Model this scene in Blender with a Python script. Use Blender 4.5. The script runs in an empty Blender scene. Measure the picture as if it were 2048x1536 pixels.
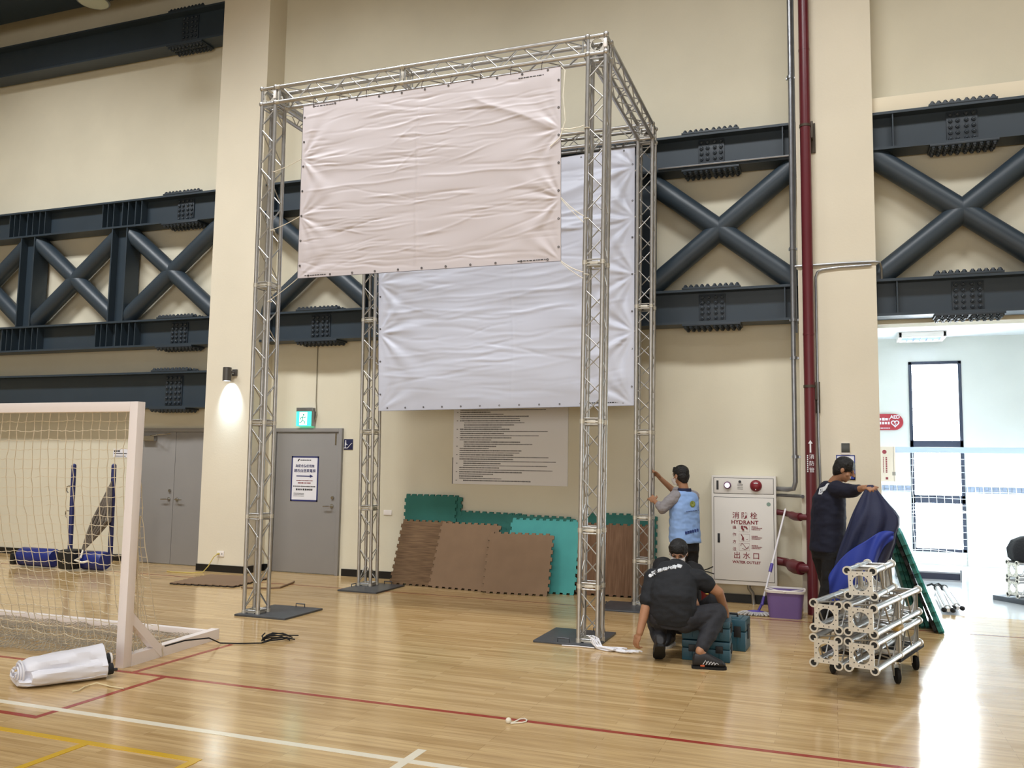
import bpy, bmesh, math, random
import numpy as np
from mathutils import Vector, Matrix, noise

random.seed(7)
rng = np.random.default_rng(7)
S = bpy.context.scene
COL = S.collection
PI = math.pi

# ------------------------------------------------------------------ camera
F_PX, YAW, PITCH, ROLL, CAMH = 1734.05, -0.3546, 0.0945, 0.0157, 1.5918


def cam_axes():
    cy, sy, cp, sp = math.cos(YAW), math.sin(YAW), math.cos(PITCH), math.sin(PITCH)
    f = Vector((sy * cp, cy * cp, sp))
    r = Vector((cy, -sy, 0))
    u = r.cross(f)
    cr, sr = math.cos(ROLL), math.sin(ROLL)
    return r * cr + u * sr, u * cr - r * sr, f


CR, CU, CF = cam_axes()
cam_data = bpy.data.cameras.new('camera')
cam = bpy.data.objects.new('camera', cam_data)
COL.objects.link(cam)
cam_data.sensor_width = 36
cam_data.lens = F_PX / 2048 * 36
cam_data.clip_end = 200
M = Matrix((CR, CU, -CF)).transposed().to_4x4()
M.translation = (0, 0, CAMH)
cam.matrix_world = M
S.camera = cam


def at(u, v, Y):
    """world point on the upright plane at depth Y seen at photo position (u, v)"""
    d = CR * ((u - 1024) / F_PX) - CU * ((v - 768) / F_PX) + CF
    return Vector((0, 0, CAMH)) + d * (Y / d.y)


def fl(u, v, z=0.0):
    d = CR * ((u - 1024) / F_PX) - CU * ((v - 768) / F_PX) + CF
    return Vector((0, 0, CAMH)) + d * ((z - CAMH) / d.z)


# ------------------------------------------------------------------ world, light, exposure
S.view_settings.view_transform = 'Standard'
S.view_settings.look = 'None'
S.view_settings.gamma = 1
S.view_settings.use_curve_mapping = False
S.view_settings.exposure = 0.08
W = bpy.data.worlds.new('overcast_sky')
S.world = W
W.use_nodes = True
W.node_tree.nodes['Background'].inputs[0].default_value = (0.86, 0.94, 1.0, 1)
W.node_tree.nodes['Background'].inputs[1].default_value = 28.0


def area(name, loc, rot, sx, sy, power, color, spread=180):
    l = bpy.data.lights.new(name, 'AREA')
    l.shape = 'RECTANGLE'
    l.size, l.size_y, l.energy, l.color = sx, sy, power, color
    l.spread = math.radians(spread)
    o = bpy.data.objects.new(name, l)
    COL.objects.link(o)
    o.location, o.rotation_euler = loc, rot
    return o


for x, e in ((-12.2, 170), (-6.6, 140), (-1.4, 110), (3.4, 80)):
    area('hall_lamp', (x, 5.4, 9.9), (math.radians(30), 0, 0), 3.0, 0.8, e, (0.98, 0.99, 1.0), 95)
for x in (-9.0, -2.0, 4.0):
    area('hall_lamp', (x, -1.5, 9.9), (0, 0, 0), 1.6, 1.6, 270, (1.0, 0.985, 0.96), 130)
area('hall_daylight', (-2, -7.6, 3.4), (math.radians(86), 0, 0), 15, 4, 500, (0.97, 0.98, 1.0))
area('side_room_daylight', (5.3, 14.2, 0.9), (0, math.radians(72), 0), 1.3, 4.6, 250, (0.86, 0.94, 1.0), 130)
area('side_room_lamp', (2.6, 14.0, 3.85), (0, 0, 0), 2.5, 2.5, 14, (0.9, 0.96, 1.0))


# ------------------------------------------------------------------ materials
def lin(c):
    if isinstance(c, str):
        c = [int(c[i:i + 2], 16) / 255 for i in (0, 2, 4)]
        c = [x / 12.92 if x <= 0.04045 else ((x + 0.055) / 1.055) ** 2.4 for x in c]
    return (*c[:3], 1)


MATS = {}


def mat(name, c, rough=0.5, metal=0.0, var=0.0, scale=8.0, bump=0.0, bscale=60.0, emit=0.0, coat=0.0, stretch=None, spec=0.5, c2=None):
    """principled material with procedural colour variation and bump"""
    if name in MATS:
        return MATS[name]
    m = bpy.data.materials.new(name)
    m.use_nodes = True
    nt = m.node_tree
    b = nt.nodes['Principled BSDF']
    col = lin(c)
    b.inputs['Base Color'].default_value = col
    b.inputs['Roughness'].default_value = rough
    b.inputs['Metallic'].default_value = metal
    b.inputs['Specular IOR Level'].default_value = spec
    b.inputs['Coat Weight'].default_value = coat
    b.inputs['Coat Roughness'].default_value = 0.1
    tc = nt.nodes.new('ShaderNodeTexCoord')
    src = tc.outputs['Object']
    if stretch:
        mp = nt.nodes.new('ShaderNodeMapping')
        mp.inputs['Scale'].default_value = stretch
        nt.links.new(src, mp.inputs[0])
        src = mp.outputs[0]
    if var or c2:
        n = nt.nodes.new('ShaderNodeTexNoise')
        n.inputs['Scale'].default_value = scale
        n.inputs['Detail'].default_value = 4
        nt.links.new(src, n.inputs['Vector'])
        r = nt.nodes.new('ShaderNodeValToRGB')
        r.color_ramp.elements[0].position = 0.3
        r.color_ramp.elements[1].position = 0.7
        a = lin(c2) if c2 else tuple(x * (1 - var) for x in col[:3]) + (1,)
        z = col if c2 else tuple(min(1, x * (1 + var)) for x in col[:3]) + (1,)
        r.color_ramp.elements[0].color = a
        r.color_ramp.elements[1].color = z
        nt.links.new(n.outputs[0], r.inputs[0])
        nt.links.new(r.outputs[0], b.inputs['Base Color'])
    if bump:
        n2 = nt.nodes.new('ShaderNodeTexNoise')
        n2.inputs['Scale'].default_value = bscale
        n2.inputs['Detail'].default_value = 5
        nt.links.new(src, n2.inputs['Vector'])
        bp = nt.nodes.new('ShaderNodeBump')
        bp.inputs['Strength'].default_value = bump
        bp.inputs['Distance'].default_value = 0.02
        nt.links.new(n2.outputs[0], bp.inputs['Height'])
        nt.links.new(bp.outputs[0], b.inputs['Normal'])
    if emit:
        b.inputs['Emission Color'].default_value = col
        b.inputs['Emission Strength'].default_value = emit
    MATS[name] = m
    return m


def floor_mat():
    m = bpy.data.materials.new('maple_floor')
    m.use_nodes = True
    nt = m.node_tree
    L = nt.links.new
    b = nt.nodes['Principled BSDF']
    tc = nt.nodes.new('ShaderNodeTexCoord')
    br = nt.nodes.new('ShaderNodeTexBrick')
    br.inputs['Scale'].default_value = 1
    br.inputs['Brick Width'].default_value = 0.95
    br.inputs['Row Height'].default_value = 0.057
    br.inputs['Mortar Size'].default_value = 0.0009
    br.inputs['Mortar Smooth'].default_value = 0.3
    br.offset = 0.37
    br.offset_frequency = 3
    br.inputs['Color1'].default_value = lin('d8ba88')
    br.inputs['Color2'].default_value = lin('c09f6b')
    br.inputs['Mortar'].default_value = lin('8d6d43')
    br.inputs['Bias'].default_value = -0.1
    L(tc.outputs['Object'], br.inputs['Vector'])
    mp = nt.nodes.new('ShaderNodeMapping')
    mp.inputs['Scale'].default_value = (1.6, 22, 1)
    L(tc.outputs['Object'], mp.inputs[0])
    n = nt.nodes.new('ShaderNodeTexNoise')
    n.inputs['Scale'].default_value = 1.2
    n.inputs['Detail'].default_value = 6
    L(mp.outputs[0], n.inputs['Vector'])
    r = nt.nodes.new('ShaderNodeValToRGB')
    r.color_ramp.elements[0].position, r.color_ramp.elements[1].position = 0.28, 0.62
    r.color_ramp.elements[0].color = (0.66, 0.6, 0.54, 1)
    r.color_ramp.elements[1].color = (1, 1, 1, 1)
    L(n.outputs[0], r.inputs[0])
    mx = nt.nodes.new('ShaderNodeMix')
    mx.data_type, mx.blend_type = 'RGBA', 'MULTIPLY'
    mx.inputs[0].default_value = 0.75
    L(br.outputs[0], mx.inputs[6])
    L(r.outputs[0], mx.inputs[7])
    L(mx.outputs[2], b.inputs['Base Color'])
    n3 = nt.nodes.new('ShaderNodeTexNoise')
    n3.inputs['Scale'].default_value = 3
    L(tc.outputs['Object'], n3.inputs['Vector'])
    mr = nt.nodes.new('ShaderNodeMapRange')
    mr.inputs[3].default_value, mr.inputs[4].default_value = 0.11, 0.2
    L(n3.outputs[0], mr.inputs[0])
    L(mr.outputs[0], b.inputs['Roughness'])
    bp = nt.nodes.new('ShaderNodeBump')
    bp.inputs['Strength'].default_value = 0.06
    bp.inputs['Distance'].default_value = 0.004
    L(n.outputs[0], bp.inputs['Height'])
    L(bp.outputs[0], b.inputs['Normal'])
    b.inputs['Specular IOR Level'].default_value = 0.5
    return m


# ------------------------------------------------------------------ mesh helper
class MB:
    def __init__(self):
        self.bm = bmesh.new()
        self.mi = 0

    def _f(self, vs):
        try:
            f = self.bm.faces.new(vs)
            f.material_index = self.mi
            f.smooth = True
            return f
        except ValueError:
            return None

    def box(self, c, s, bevel=0.0, rot=None):
        R = rot.to_3x3() if rot else Matrix.Identity(3)
        c = Vector(c)
        v = [self.bm.verts.new(c + R @ Vector((sx * s[0] / 2, sy * s[1] / 2, sz * s[2] / 2))) for sx in (-1, 1) for sy in (-1, 1) for sz in (-1, 1)]
        fs = [self._f([v[i] for i in q]) for q in ((0, 1, 3, 2), (4, 6, 7, 5), (0, 4, 5, 1), (2, 3, 7, 6), (0, 2, 6, 4), (1, 5, 7, 3))]
        if bevel:
            es = list({e for f in fs for e in f.edges})
            r = bmesh.ops.bevel(self.bm, geom=es, offset=bevel, segments=2, affect='EDGES', profile=0.6)
            for f in r['faces']:
                f.material_index = self.mi
                f.smooth = True
        return self

    def mm(self, a, b, bevel=0.0):
        """box from corner a to corner b"""
        return self.box([(a[i] + b[i]) / 2 for i in range(3)], [abs(b[i] - a[i]) for i in range(3)], bevel)

    def ring(self, c, ax, r, n, u=None):
        ax = Vector(ax).normalized()
        if u is None:
            u = ax.orthogonal()
        u = (u - ax * u.dot(ax)).normalized()
        w = ax.cross(u)
        return [self.bm.verts.new(Vector(c) + u * (r * math.cos(2 * PI * i / n)) + w * (r * math.sin(2 * PI * i / n))) for i in range(n)]

    def tube(self, p0, p1, r0, r1=None, n=12, cap=True):
        p0, p1 = Vector(p0), Vector(p1)
        if (p1 - p0).length < 1e-7:
            return self
        r1 = r0 if r1 is None else r1
        a = self.ring(p0, p1 - p0, r0, n)
        b = self.ring(p1, p1 - p0, r1, n)
        for i in range(n):
            self._f([a[i], a[(i + 1) % n], b[(i + 1) % n], b[i]])
        if cap:
            self._f(a[::-1])
            self._f(b)
        return self

    def pipe(self, p0, p1, ro, ri, n=16):
        """hollow tube"""
        p0, p1 = Vector(p0), Vector(p1)
        ax = p1 - p0
        R = [self.ring(p0, ax, ro, n), self.ring(p1, ax, ro, n), self.ring(p1, ax, ri, n), self.ring(p0, ax, ri, n)]
        for k in range(4):
            a, b = R[k], R[(k + 1) % 4]
            for i in range(n):
                self._f([a[i], a[(i + 1) % n], b[(i + 1) % n], b[i]])
        return self

    def path(self, pts, r, n=6, closed=False):
        pts = [Vector(p) for p in pts]
        N = len(pts)
        rr = r if isinstance(r, (list, tuple)) else [r] * N
        rings = []
        u = None
        for i, p in enumerate(pts):
            if closed:
                t = pts[(i + 1) % N] - pts[i - 1]
            else:
                t = pts[min(i + 1, N - 1)] - pts[max(i - 1, 0)]
            if t.length < 1e-9:
                t = Vector((0, 0, 1))
            t.normalize()
            if u is None:
                u = t.orthogonal().normalized()
            u = u - t * u.dot(t)
            if u.length < 1e-6:
                u = t.orthogonal()
            u.normalize()
            rings.append(self.ring(p, t, rr[i], n, u))
        for i in range(N if closed else N - 1):
            a, b = rings[i], rings[(i + 1) % N]
            for k in range(n):
                self._f([a[k], a[(k + 1) % n], b[(k + 1) % n], b[k]])
        if not closed:
            self._f(rings[0][::-1])
            self._f(rings[-1])
        return self

    def ell(self, c, r, rot=None, seg=16, rings=10):
        if not isinstance(r, (list, tuple)):
            r = (r, r, r)
        R = rot.to_3x3() if rot else Matrix.Identity(3)
        c = Vector(c)
        top = self.bm.verts.new(c + R @ Vector((0, 0, r[2])))
        bot = self.bm.verts.new(c + R @ Vector((0, 0, -r[2])))
        rows = []
        for j in range(1, rings):
            th = PI * j / rings
            rows.append([self.bm.verts.new(c + R @ Vector((r[0] * math.sin(th) * math.cos(2 * PI * i / seg), r[1] * math.sin(th) * math.sin(2 * PI * i / seg), r[2] * math.cos(th)))) for i in range(seg)])
        for i in range(seg):
            k = (i + 1) % seg
            self._f([top, rows[0][i], rows[0][k]])
            self._f([bot, rows[-1][k], rows[-1][i]])
            for j in range(len(rows) - 1):
                self._f([rows[j][i], rows[j + 1][i], rows[j + 1][k], rows[j][k]])
        return self

    def cap(self, p0, p1, r0, r1, n=14):
        """tapered capsule"""
        self.ell(p0, r0, seg=n, rings=8)
        self.ell(p1, r1, seg=n, rings=8)
        return self.tube(p0, p1, r0, r1, n=n)

    def chain(self, pts, radii):
        for i in range(len(pts) - 1):
            self.cap(pts[i], pts[i + 1], radii[i], radii[i + 1])
        return self

    def lathe(self, prof, c, ax=(0, 0, 1), n=24):
        ax = Vector(ax).normalized()
        u = ax.orthogonal()
        rs = [self.ring(Vector(c) + ax * z, ax, max(r, 1e-4), n, u) for r, z in prof]
        for a, b in zip(rs, rs[1:]):
            for i in range(n):
                self._f([a[i], a[(i + 1) % n], b[(i + 1) % n], b[i]])
        self._f(rs[0][::-1])
        self._f(rs[-1])
        return self

    def prism(self, pts, d):
        """extrude a planar polygon of 3-D points by vector d"""
        d = Vector(d)
        a = [self.bm.verts.new(Vector(p)) for p in pts]
        b = [self.bm.verts.new(Vector(p) + d) for p in pts]
        n = len(a)
        self._f(a[::-1])
        self._f(b)
        for i in range(n):
            self._f([a[i], a[(i + 1) % n], b[(i + 1) % n], b[i]])
        return self

    def quadgrid(self, P):
        """P: nested list [rows][cols] of points"""
        V = [[self.bm.verts.new(Vector(p)) for p in row] for row in P]
        for j in range(len(V) - 1):
            for i in range(len(V[0]) - 1):
                self._f([V[j][i], V[j][i + 1], V[j + 1][i + 1], V[j + 1][i]])
        return self

    def text(self, body, size, mtx, align='CENTER', extrude=0.0008, spacing=1.0, bold=0.0):
        cu = bpy.data.curves.new('lettering', 'FONT')
        cu.body, cu.size, cu.align_x, cu.align_y = body, size, align, 'CENTER'
        cu.extrude, cu.space_character, cu.resolution_u = extrude, spacing, 2
        cu.offset = bold
        ob = bpy.data.objects.new('lettering', cu)
        COL.objects.link(ob)
        dg = bpy.context.evaluated_depsgraph_get()
        me = bpy.data.meshes.new_from_object(ob.evaluated_get(dg))
        vs = [self.bm.verts.new(mtx @ v.co) for v in me.vertices]
        for p in me.polygons:
            self._f([vs[i] for i in p.vertices])
        bpy.data.objects.remove(ob)
        bpy.data.curves.remove(cu)
        bpy.data.meshes.remove(me)
        return self

    def build(self, name, mats, parent=None, origin=None, sharp=38, weld=False):
        off = Vector((0, 0, 0))
        if parent is not None:
            off = Vector(OFF.get(parent.name, (0, 0, 0)))
        elif origin is not None:
            off = Vector(origin)
        if off.length:
            bmesh.ops.translate(self.bm, verts=self.bm.verts, vec=-off)
        if weld:
            bmesh.ops.remove_doubles(self.bm, verts=self.bm.verts, dist=1e-5)
        bmesh.ops.recalc_face_normals(self.bm, faces=self.bm.faces)
        me = bpy.data.meshes.new(name)
        self.bm.to_mesh(me)
        self.bm.free()
        me.set_sharp_from_angle(angle=math.radians(sharp))
        for m in (mats if isinstance(mats, (list, tuple)) else [mats]):
            me.materials.append(m)
        o = bpy.data.objects.new(name, me)
        COL.objects.link(o)
        if parent is not None:
            o.parent = parent
            OFF[o.name] = off
        elif origin is not None:
            o.location = origin
            OFF[o.name] = off
        return o


OFF = {}


def tag(o, label=None, cat=None, group=None, kind=None):
    if label: o['label'] = label
    if cat: o['category'] = cat
    if group: o['group'] = group
    if kind: o['kind'] = kind
    return o


def thing(name, label, cat, loc=(0, 0, 0), group=None, local=False, kind=None):
    """an Empty at the base of a thing; parts are authored in world space unless local"""
    o = bpy.data.objects.new(name, None)
    o.empty_display_size = 0.1
    COL.objects.link(o)
    o.location = loc
    OFF[o.name] = Vector((0, 0, 0)) if local else Vector(loc)
    return tag(o, label, cat, group, kind)


def copy_tree(o, parent=None):
    c = o.copy()
    COL.objects.link(c)
    if parent is not None:
        c.parent = parent
    for ch in list(o.children):
        copy_tree(ch, c)
    return c


FRONT = Matrix.Rotation(PI / 2, 4, 'X')        # lettering that faces -Y


def fmat(x, y, z, rot=0.0):
    return Matrix.Translation((x, y, z)) @ FRONT @ Matrix.Rotation(rot, 4, 'Z')


def scribble(mb, x0, x1, z, h, y, gap=0.35, t=0.0008):
    """a row of tiny unreadable characters"""
    x = x0
    while x < x1:
        w = h * random.uniform(0.55, 0.95)
        hh = h * random.uniform(0.75, 1)
        mb.mm((x, y, z - hh / 2), (min(x + w, x1), y - t, z + hh / 2))
        x += w + h * gap * random.uniform(0.4, 1.0)


# palette
M_WALL = mat('cream_wall_paint', 'd8d2bd', 0.75, var=0.035, scale=1.3, bump=0.05, bscale=40)
M_PILLAR = mat('cream_pillar_paint', 'ded6c2', 0.75, var=0.03, scale=1.1, bump=0.05, bscale=40)
M_STEEL = mat('blue_grey_steel_paint', '2e3a44', 0.42, var=0.06, scale=3)
M_BOLT = mat('steel_bolt_paint', '2a343d', 0.45)
M_ALU = mat('aluminium_tube', 'bebdbb', 0.36, 0.85, var=0.08, scale=14, bump=0.03, bscale=90)
M_ALU_ROD = mat('aluminium_rod', 'b4b4b2', 0.42, 0.9)
M_ALU_PLATE = mat('cast_aluminium_plate', 'd3cfc4', 0.42, 0.6, var=0.05, scale=20)
M_BLACK = mat('black_plastic', '131416', 0.5)
M_RUBBER = mat('black_rubber', '0d0d0e', 0.8)
M_BASE = mat('dark_grey_plate', '54585f', 0.42, 0.5, var=0.12, scale=12)
M_WHITE = mat('white_paint', 'ece6e1', 0.4)
M_DOOR = mat('grey_door_paint', '8b8987', 0.45, var=0.03, scale=2)
M_CHROME = mat('brushed_chrome', 'b9b7b2', 0.25, 1.0)
M_RED = mat('red_pipe_paint', '5f1f28', 0.35, var=0.06, scale=4)
M_GALV = mat('galvanised_conduit', '9a9da2', 0.32, 0.8, var=0.1, scale=10)
M_NAVY_INK = mat('navy_ink', '232a63', 0.6)
M_RED_INK = mat('dark_red_ink', '7c2a33', 0.6)
M_BLACK_INK = mat('black_ink', '2a2a2e', 0.6)
M_PAPER = mat('white_paper', 'e3e3e8', 0.6)
M_SKIN = mat('skin', 'a5785a', 0.55, var=0.05, scale=18)
M_HAIR = mat('black_hair', '0c0a0b', 0.5, bump=0.5, bscale=120)
M_ROPE = mat('white_cord', 'e8e2d2', 0.7)
M_FLOOR = floor_mat()

# ------------------------------------------------------------------ setting
YW = 10.95     # hall wall face
YP = 10.52     # pillar face
f = MB()
f.mm((-17, -8.5, -0.2), (8.5, 11.07, 0))
floor = tag(f.build('floor', M_FLOOR), 'honey coloured maple strip sports floor with painted court lines', 'floor', kind='structure')
LINES = [
    ('red', (-17, 5.31), (8.4, 5.31), 0.045), ('red', (-4.975, 5.335), (-4.965, 6.45), 0.045), ('red', (-4.665, 5.29), (-4.655, 4.19), 0.045),
    ('red', (-17, 4.185), (-4.635, 4.185), 0.045), ('thin', (-17, 9.87), (8.4, 9.87), 0.03),
    ('white', (-17, 4.36), (8.4, 4.36), 0.055), ('white', (-2.19, 3.2), (-2.19, 4.56), 0.055),
    ('yellow', (-17, 3.93), (-3.2, 3.93), 0.05), ('yellow', (-3.22, 2.5), (-3.22, 3.905), 0.05), ('yellow', (-3.97, 2.5), (-3.97, 3.905), 0.05)]
LM = {'red': mat('red_line_paint', '9c2f22', 0.22), 'thin': mat('faded_red_line_paint', '8c4630', 0.22),
      'white': mat('white_line_paint', 'efe9d6', 0.22), 'yellow': mat('yellow_line_paint', 'd5ac2a', 0.22)}
for k, (c, a, b, w) in enumerate(LINES):
    m = MB()
    a, b = Vector((*a, 0)), Vector((*b, 0))
    n = (b - a).normalized().cross(Vector((0, 0, 1))) * (w / 2)
    z = Vector((0, 0, 0.0006 + 0.00025 * k))
    m.prism([a - n, b - n, b + n, a + n], z)
    m.build('court_line', LM[c], floor)

w = MB()
w.mm((-17, YW, 0), (0.5, YW + 0.3, 11))
w.mm((0.5, YW, 3.32), (8.5, YW + 0.3, 11))
w.mm((6.2, YW, 0), (8.5, YW + 0.3, 3.32))
tag(w.build('wall_back', M_WALL), 'tall cream painted hall wall behind the steel trusses', 'wall', kind='structure')
w = MB()
w.mm((-17.3, -8.5, 0), (-17, 11.2, 11))
tag(w.build('wall_left', M_WALL), 'cream painted left side wall of the hall', 'wall', kind='structure')
w = MB()
w.mm((8.5, -8.5, 0), (8.8, 11.2, 11))
tag(w.build('wall_right', M_WALL), 'cream painted right side wall of the hall', 'wall', kind='structure')
w = MB()
w.mm((-17, -8.8, 0), (8.5, -8.5, 11))
tag(w.build('wall_front', M_WALL), 'cream painted hall wall facing the trusses', 'wall', kind='structure')
w = MB()
w.mm((-17, -8.5, 10.7), (8.5, 11.2, 10.9))
tag(w.build('ceiling', mat('dark_roof_deck', '5b5348', 0.8)), 'dark roof deck high above the hall', 'ceiling', kind='structure')
w = MB()
w.mm((-8.77, YP, 0), (-7.92, YW, 10.7))
tag(w.build('wall_left_pillar', M_PILLAR), 'cream square wall pillar with the round downlight', 'pillar', kind='structure')
w = MB()
w.mm((-0.345, YP, 0), (0.5, YW + 0.3, 10.7))
tag(w.build('wall_right_pillar', M_PILLAR), 'cream square wall pillar beside the red riser pipe', 'pillar', kind='structure')
w = MB()
w.mm((0.5, 10.64, 5.762), (8.5, YW, 5.95), 0.004)
tag(w.build('trim_1', mat('lit_cream_ledge', 'e8dec6', 0.75)), 'cream plaster ledge above the right hand steel truss', 'ledge', kind='structure')  # ledge paler than the wall: the light it catches is put into its colour
M_SKIRT = mat('black_skirting', '121214', 0.4)
w = MB()
for a, b in ((-17, -10.42), (-7.92, -7.83), (-6.6, -0.345)):
    w.mm((a, YW - 0.015, 0), (b, YW, 0.1))
tag(w.build('baseboard_back', M_SKIRT), 'low black skirting along the cream back wall', 'skirting', kind='structure')
w = MB()
w.mm((-8.785, YP - 0.015, 0), (-7.905, YP, 0.1))
w.mm((-7.92, YP, 0), (-7.905, YW, 0.1))
tag(w.build('baseboard_left', M_SKIRT), 'black skirting around the foot of the left pillar', 'skirting', kind='structure')

# side room
YR = 17.0
M_SWALL = mat('pale_side_wall', 'dde0da', 0.6, var=0.02, scale=2)
M_TILE = mat('white_wall_tile', 'e6edf0', 0.25)
ws, we = at(1815, 724, YR), at(1930, 1100, YR)
wx0, wx1, wz1, wz0 = 1.30, 2.15, 3.57, 0.22
w = MB()
w.mm((0.3, YR, 0), (wx0, YR + 0.25, 4.0)); w.mm((wx1, YR, 0), (6.2, YR + 0.25, 4.0))
w.mm((wx0, YR, 0), (wx1, YR + 0.25, wz0)); w.mm((wx0, YR, wz1), (wx1, YR + 0.25, 4.0))
tag(w.build('wall_side_room', M_SWALL), 'pale far wall of the bright side room with the tall window', 'wall', kind='structure')
w = MB()
w.mm((0.2, YW + 0.3, 0), (0.5, YR, 4.0))
tag(w.build('wall_side_room_left', M_SWALL), 'pale left wall of the bright side room', 'wall', kind='structure')
w = MB()
w.mm((6.2, YW + 0.3, 0), (6.5, YR, 4.0))
tag(w.build('wall_side_room_right', M_SWALL), 'pale right wall of the bright side room', 'wall', kind='structure')
w = MB()
w.mm((0.2, YW + 0.3, 4.0), (6.5, YR + 0.25, 4.15))
tag(w.build('ceiling_side_room', mat('white_ceiling', 'eef2f4', 0.6)), 'white ceiling of the side room with a louvred lamp', 'ceiling', kind='structure')
w = MB()
w.mm((0.2, 11.07, -0.2), (6.5, YR + 0.25, 0))
tag(w.build('floor_side_room', mat('pale_grey_tile', 'c3c8cc', 0.14, var=0.05, scale=3)), 'pale glossy grey floor of the side room', 'floor', kind='structure')
# tiled wainscot with mosaic band
w = MB()
for a, b in ((0.5, wx0 - 0.01), (wx1 + 0.01, 6.19)):
    w.mi = 0
    w.mm((a, YR - 0.012, 0), (b, YR, 1.25))
    w.mm((a, YR - 0.012, 1.36), (b, YR, 1.98))
    w.mi = 1
    n = int((b - a) / 0.07)
    for i in range(n):
        for j in range(2):
            x = a + (b - a) * i / n
            w.mm((x + 0.004, YR - 0.014, 1.253 + j * 0.053), (x + (b - a) / n - 0.004, YR, 1.302 + j * 0.053))
tag(w.build('trim_2', [M_TILE, mat('grey_mosaic', '8e9bb0', 0.3)]), 'white wall tiling with a grey mosaic band in the side room', 'wall tiles', kind='structure')
M_WFRAME = mat('dark_window_frame', '2c3445', 0.4)
w = MB()
fw = 0.055
for a, b in (((wx0, wz0), (wx0 + fw, wz1)), ((wx1 - fw, wz0), (wx1, wz1)), ((wx0, wz1 - fw), (wx1, wz1)), ((wx0, wz0), (wx1, wz0 + fw)),
             ((wx0, 2.02), (wx1, 2.16)), ((wx0, 1.06), (wx1, 1.2))):
    w.mm((a[0], YR - 0.02, a[1]), (b[0], YR + 0.08, b[1]), 0.004)
win = tag(w.build('window_1', M_WFRAME), 'tall narrow dark framed window in the side room', 'window', kind='structure')
gl = bpy.data.materials.new('clear_glass'); gl.use_nodes = True
nt = gl.node_tree; nt.nodes.clear()
o_ = nt.nodes.new('ShaderNodeOutputMaterial'); t_ = nt.nodes.new('ShaderNodeBsdfTransparent'); g_ = nt.nodes.new('ShaderNodeBsdfGlossy'); x_ = nt.nodes.new('ShaderNodeMixShader')
g_.inputs['Roughness'].default_value = 0.02; x_.inputs[0].default_value = 0.06
nt.links.new(t_.outputs[0], x_.inputs[1]); nt.links.new(g_.outputs[0], x_.inputs[2]); nt.links.new(x_.outputs[0], o_.inputs[0])
for a, b in ((2.16, wz1 - fw), (1.2, 2.02), (wz0 + fw, 1.06)):
    m = MB()
    m.mm((wx0 + fw, YR + 0.03, a), (wx1 - fw, YR + 0.036, b))
    m.build('window_pane', gl, win)

# ------------------------------------------------------------------ steel trusses on the wall
Y0, Y1, YM = 10.6, 10.9, 10.75
TC0, TC1, BC0, BC1 = 5.31, 5.76, 3.36, 3.79


def ibeam_x(m, x0, x1, z0, z1, y0=Y0, y1=Y1, tf=0.03):
    m.mm((x0, y0, z1 - tf), (x1, y1, z1))
    m.mm((x0, y0, z0), (x1, y1, z0 + tf))
    m.mm((x0, (y0 + y1) / 2 - 0.012, z0 + tf), (x1, (y0 + y1) / 2 + 0.012, z1 - tf))


def splice(parent, x, z0, z1, rows):
    m = MB()
    for s, z in ((1, z1), (-1, z0)):
        m.mm((x - 0.35, Y0 - 0.005, z), (x + 0.35, Y1, z + s * 0.025), 0.003)
        for i in range(10):
            for yy in (Y0 + 0.03, Y0 + 0.1, Y0 + 0.2, Y0 + 0.26):
                xx = x - 0.31 + 0.067 * i + (0.017 if i > 4 else 0)
                m.tube((xx, yy, z + s * 0.025), (xx, yy, z + s * 0.045), 0.03, 0.028, n=6)
                m.tube((xx, yy, z + s * 0.045), (xx, yy, z + s * 0.062), 0.02, 0.015, n=6)
    m.mm((x - 0.16, YM - 0.03, z0 + 0.05), (x + 0.16, YM - 0.012, z1 - 0.05), 0.003)
    for i in range(4):
        for j in range(rows):
            xx = x - 0.12 + (0, 0.075, 0.165, 0.24)[i]
            zz = z0 + 0.085 + (z1 - z0 - 0.17) * j / (rows - 1)
            m.tube((xx, YM - 0.03, zz), (xx, YM - 0.048, zz), 0.027, 0.024, n=8)
            m.ell((xx, YM - 0.048, zz), (0.018, 0.009, 0.018), seg=8, rings=6)
    return m.build('bolted_splice_plate', M_BOLT, parent)


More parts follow.
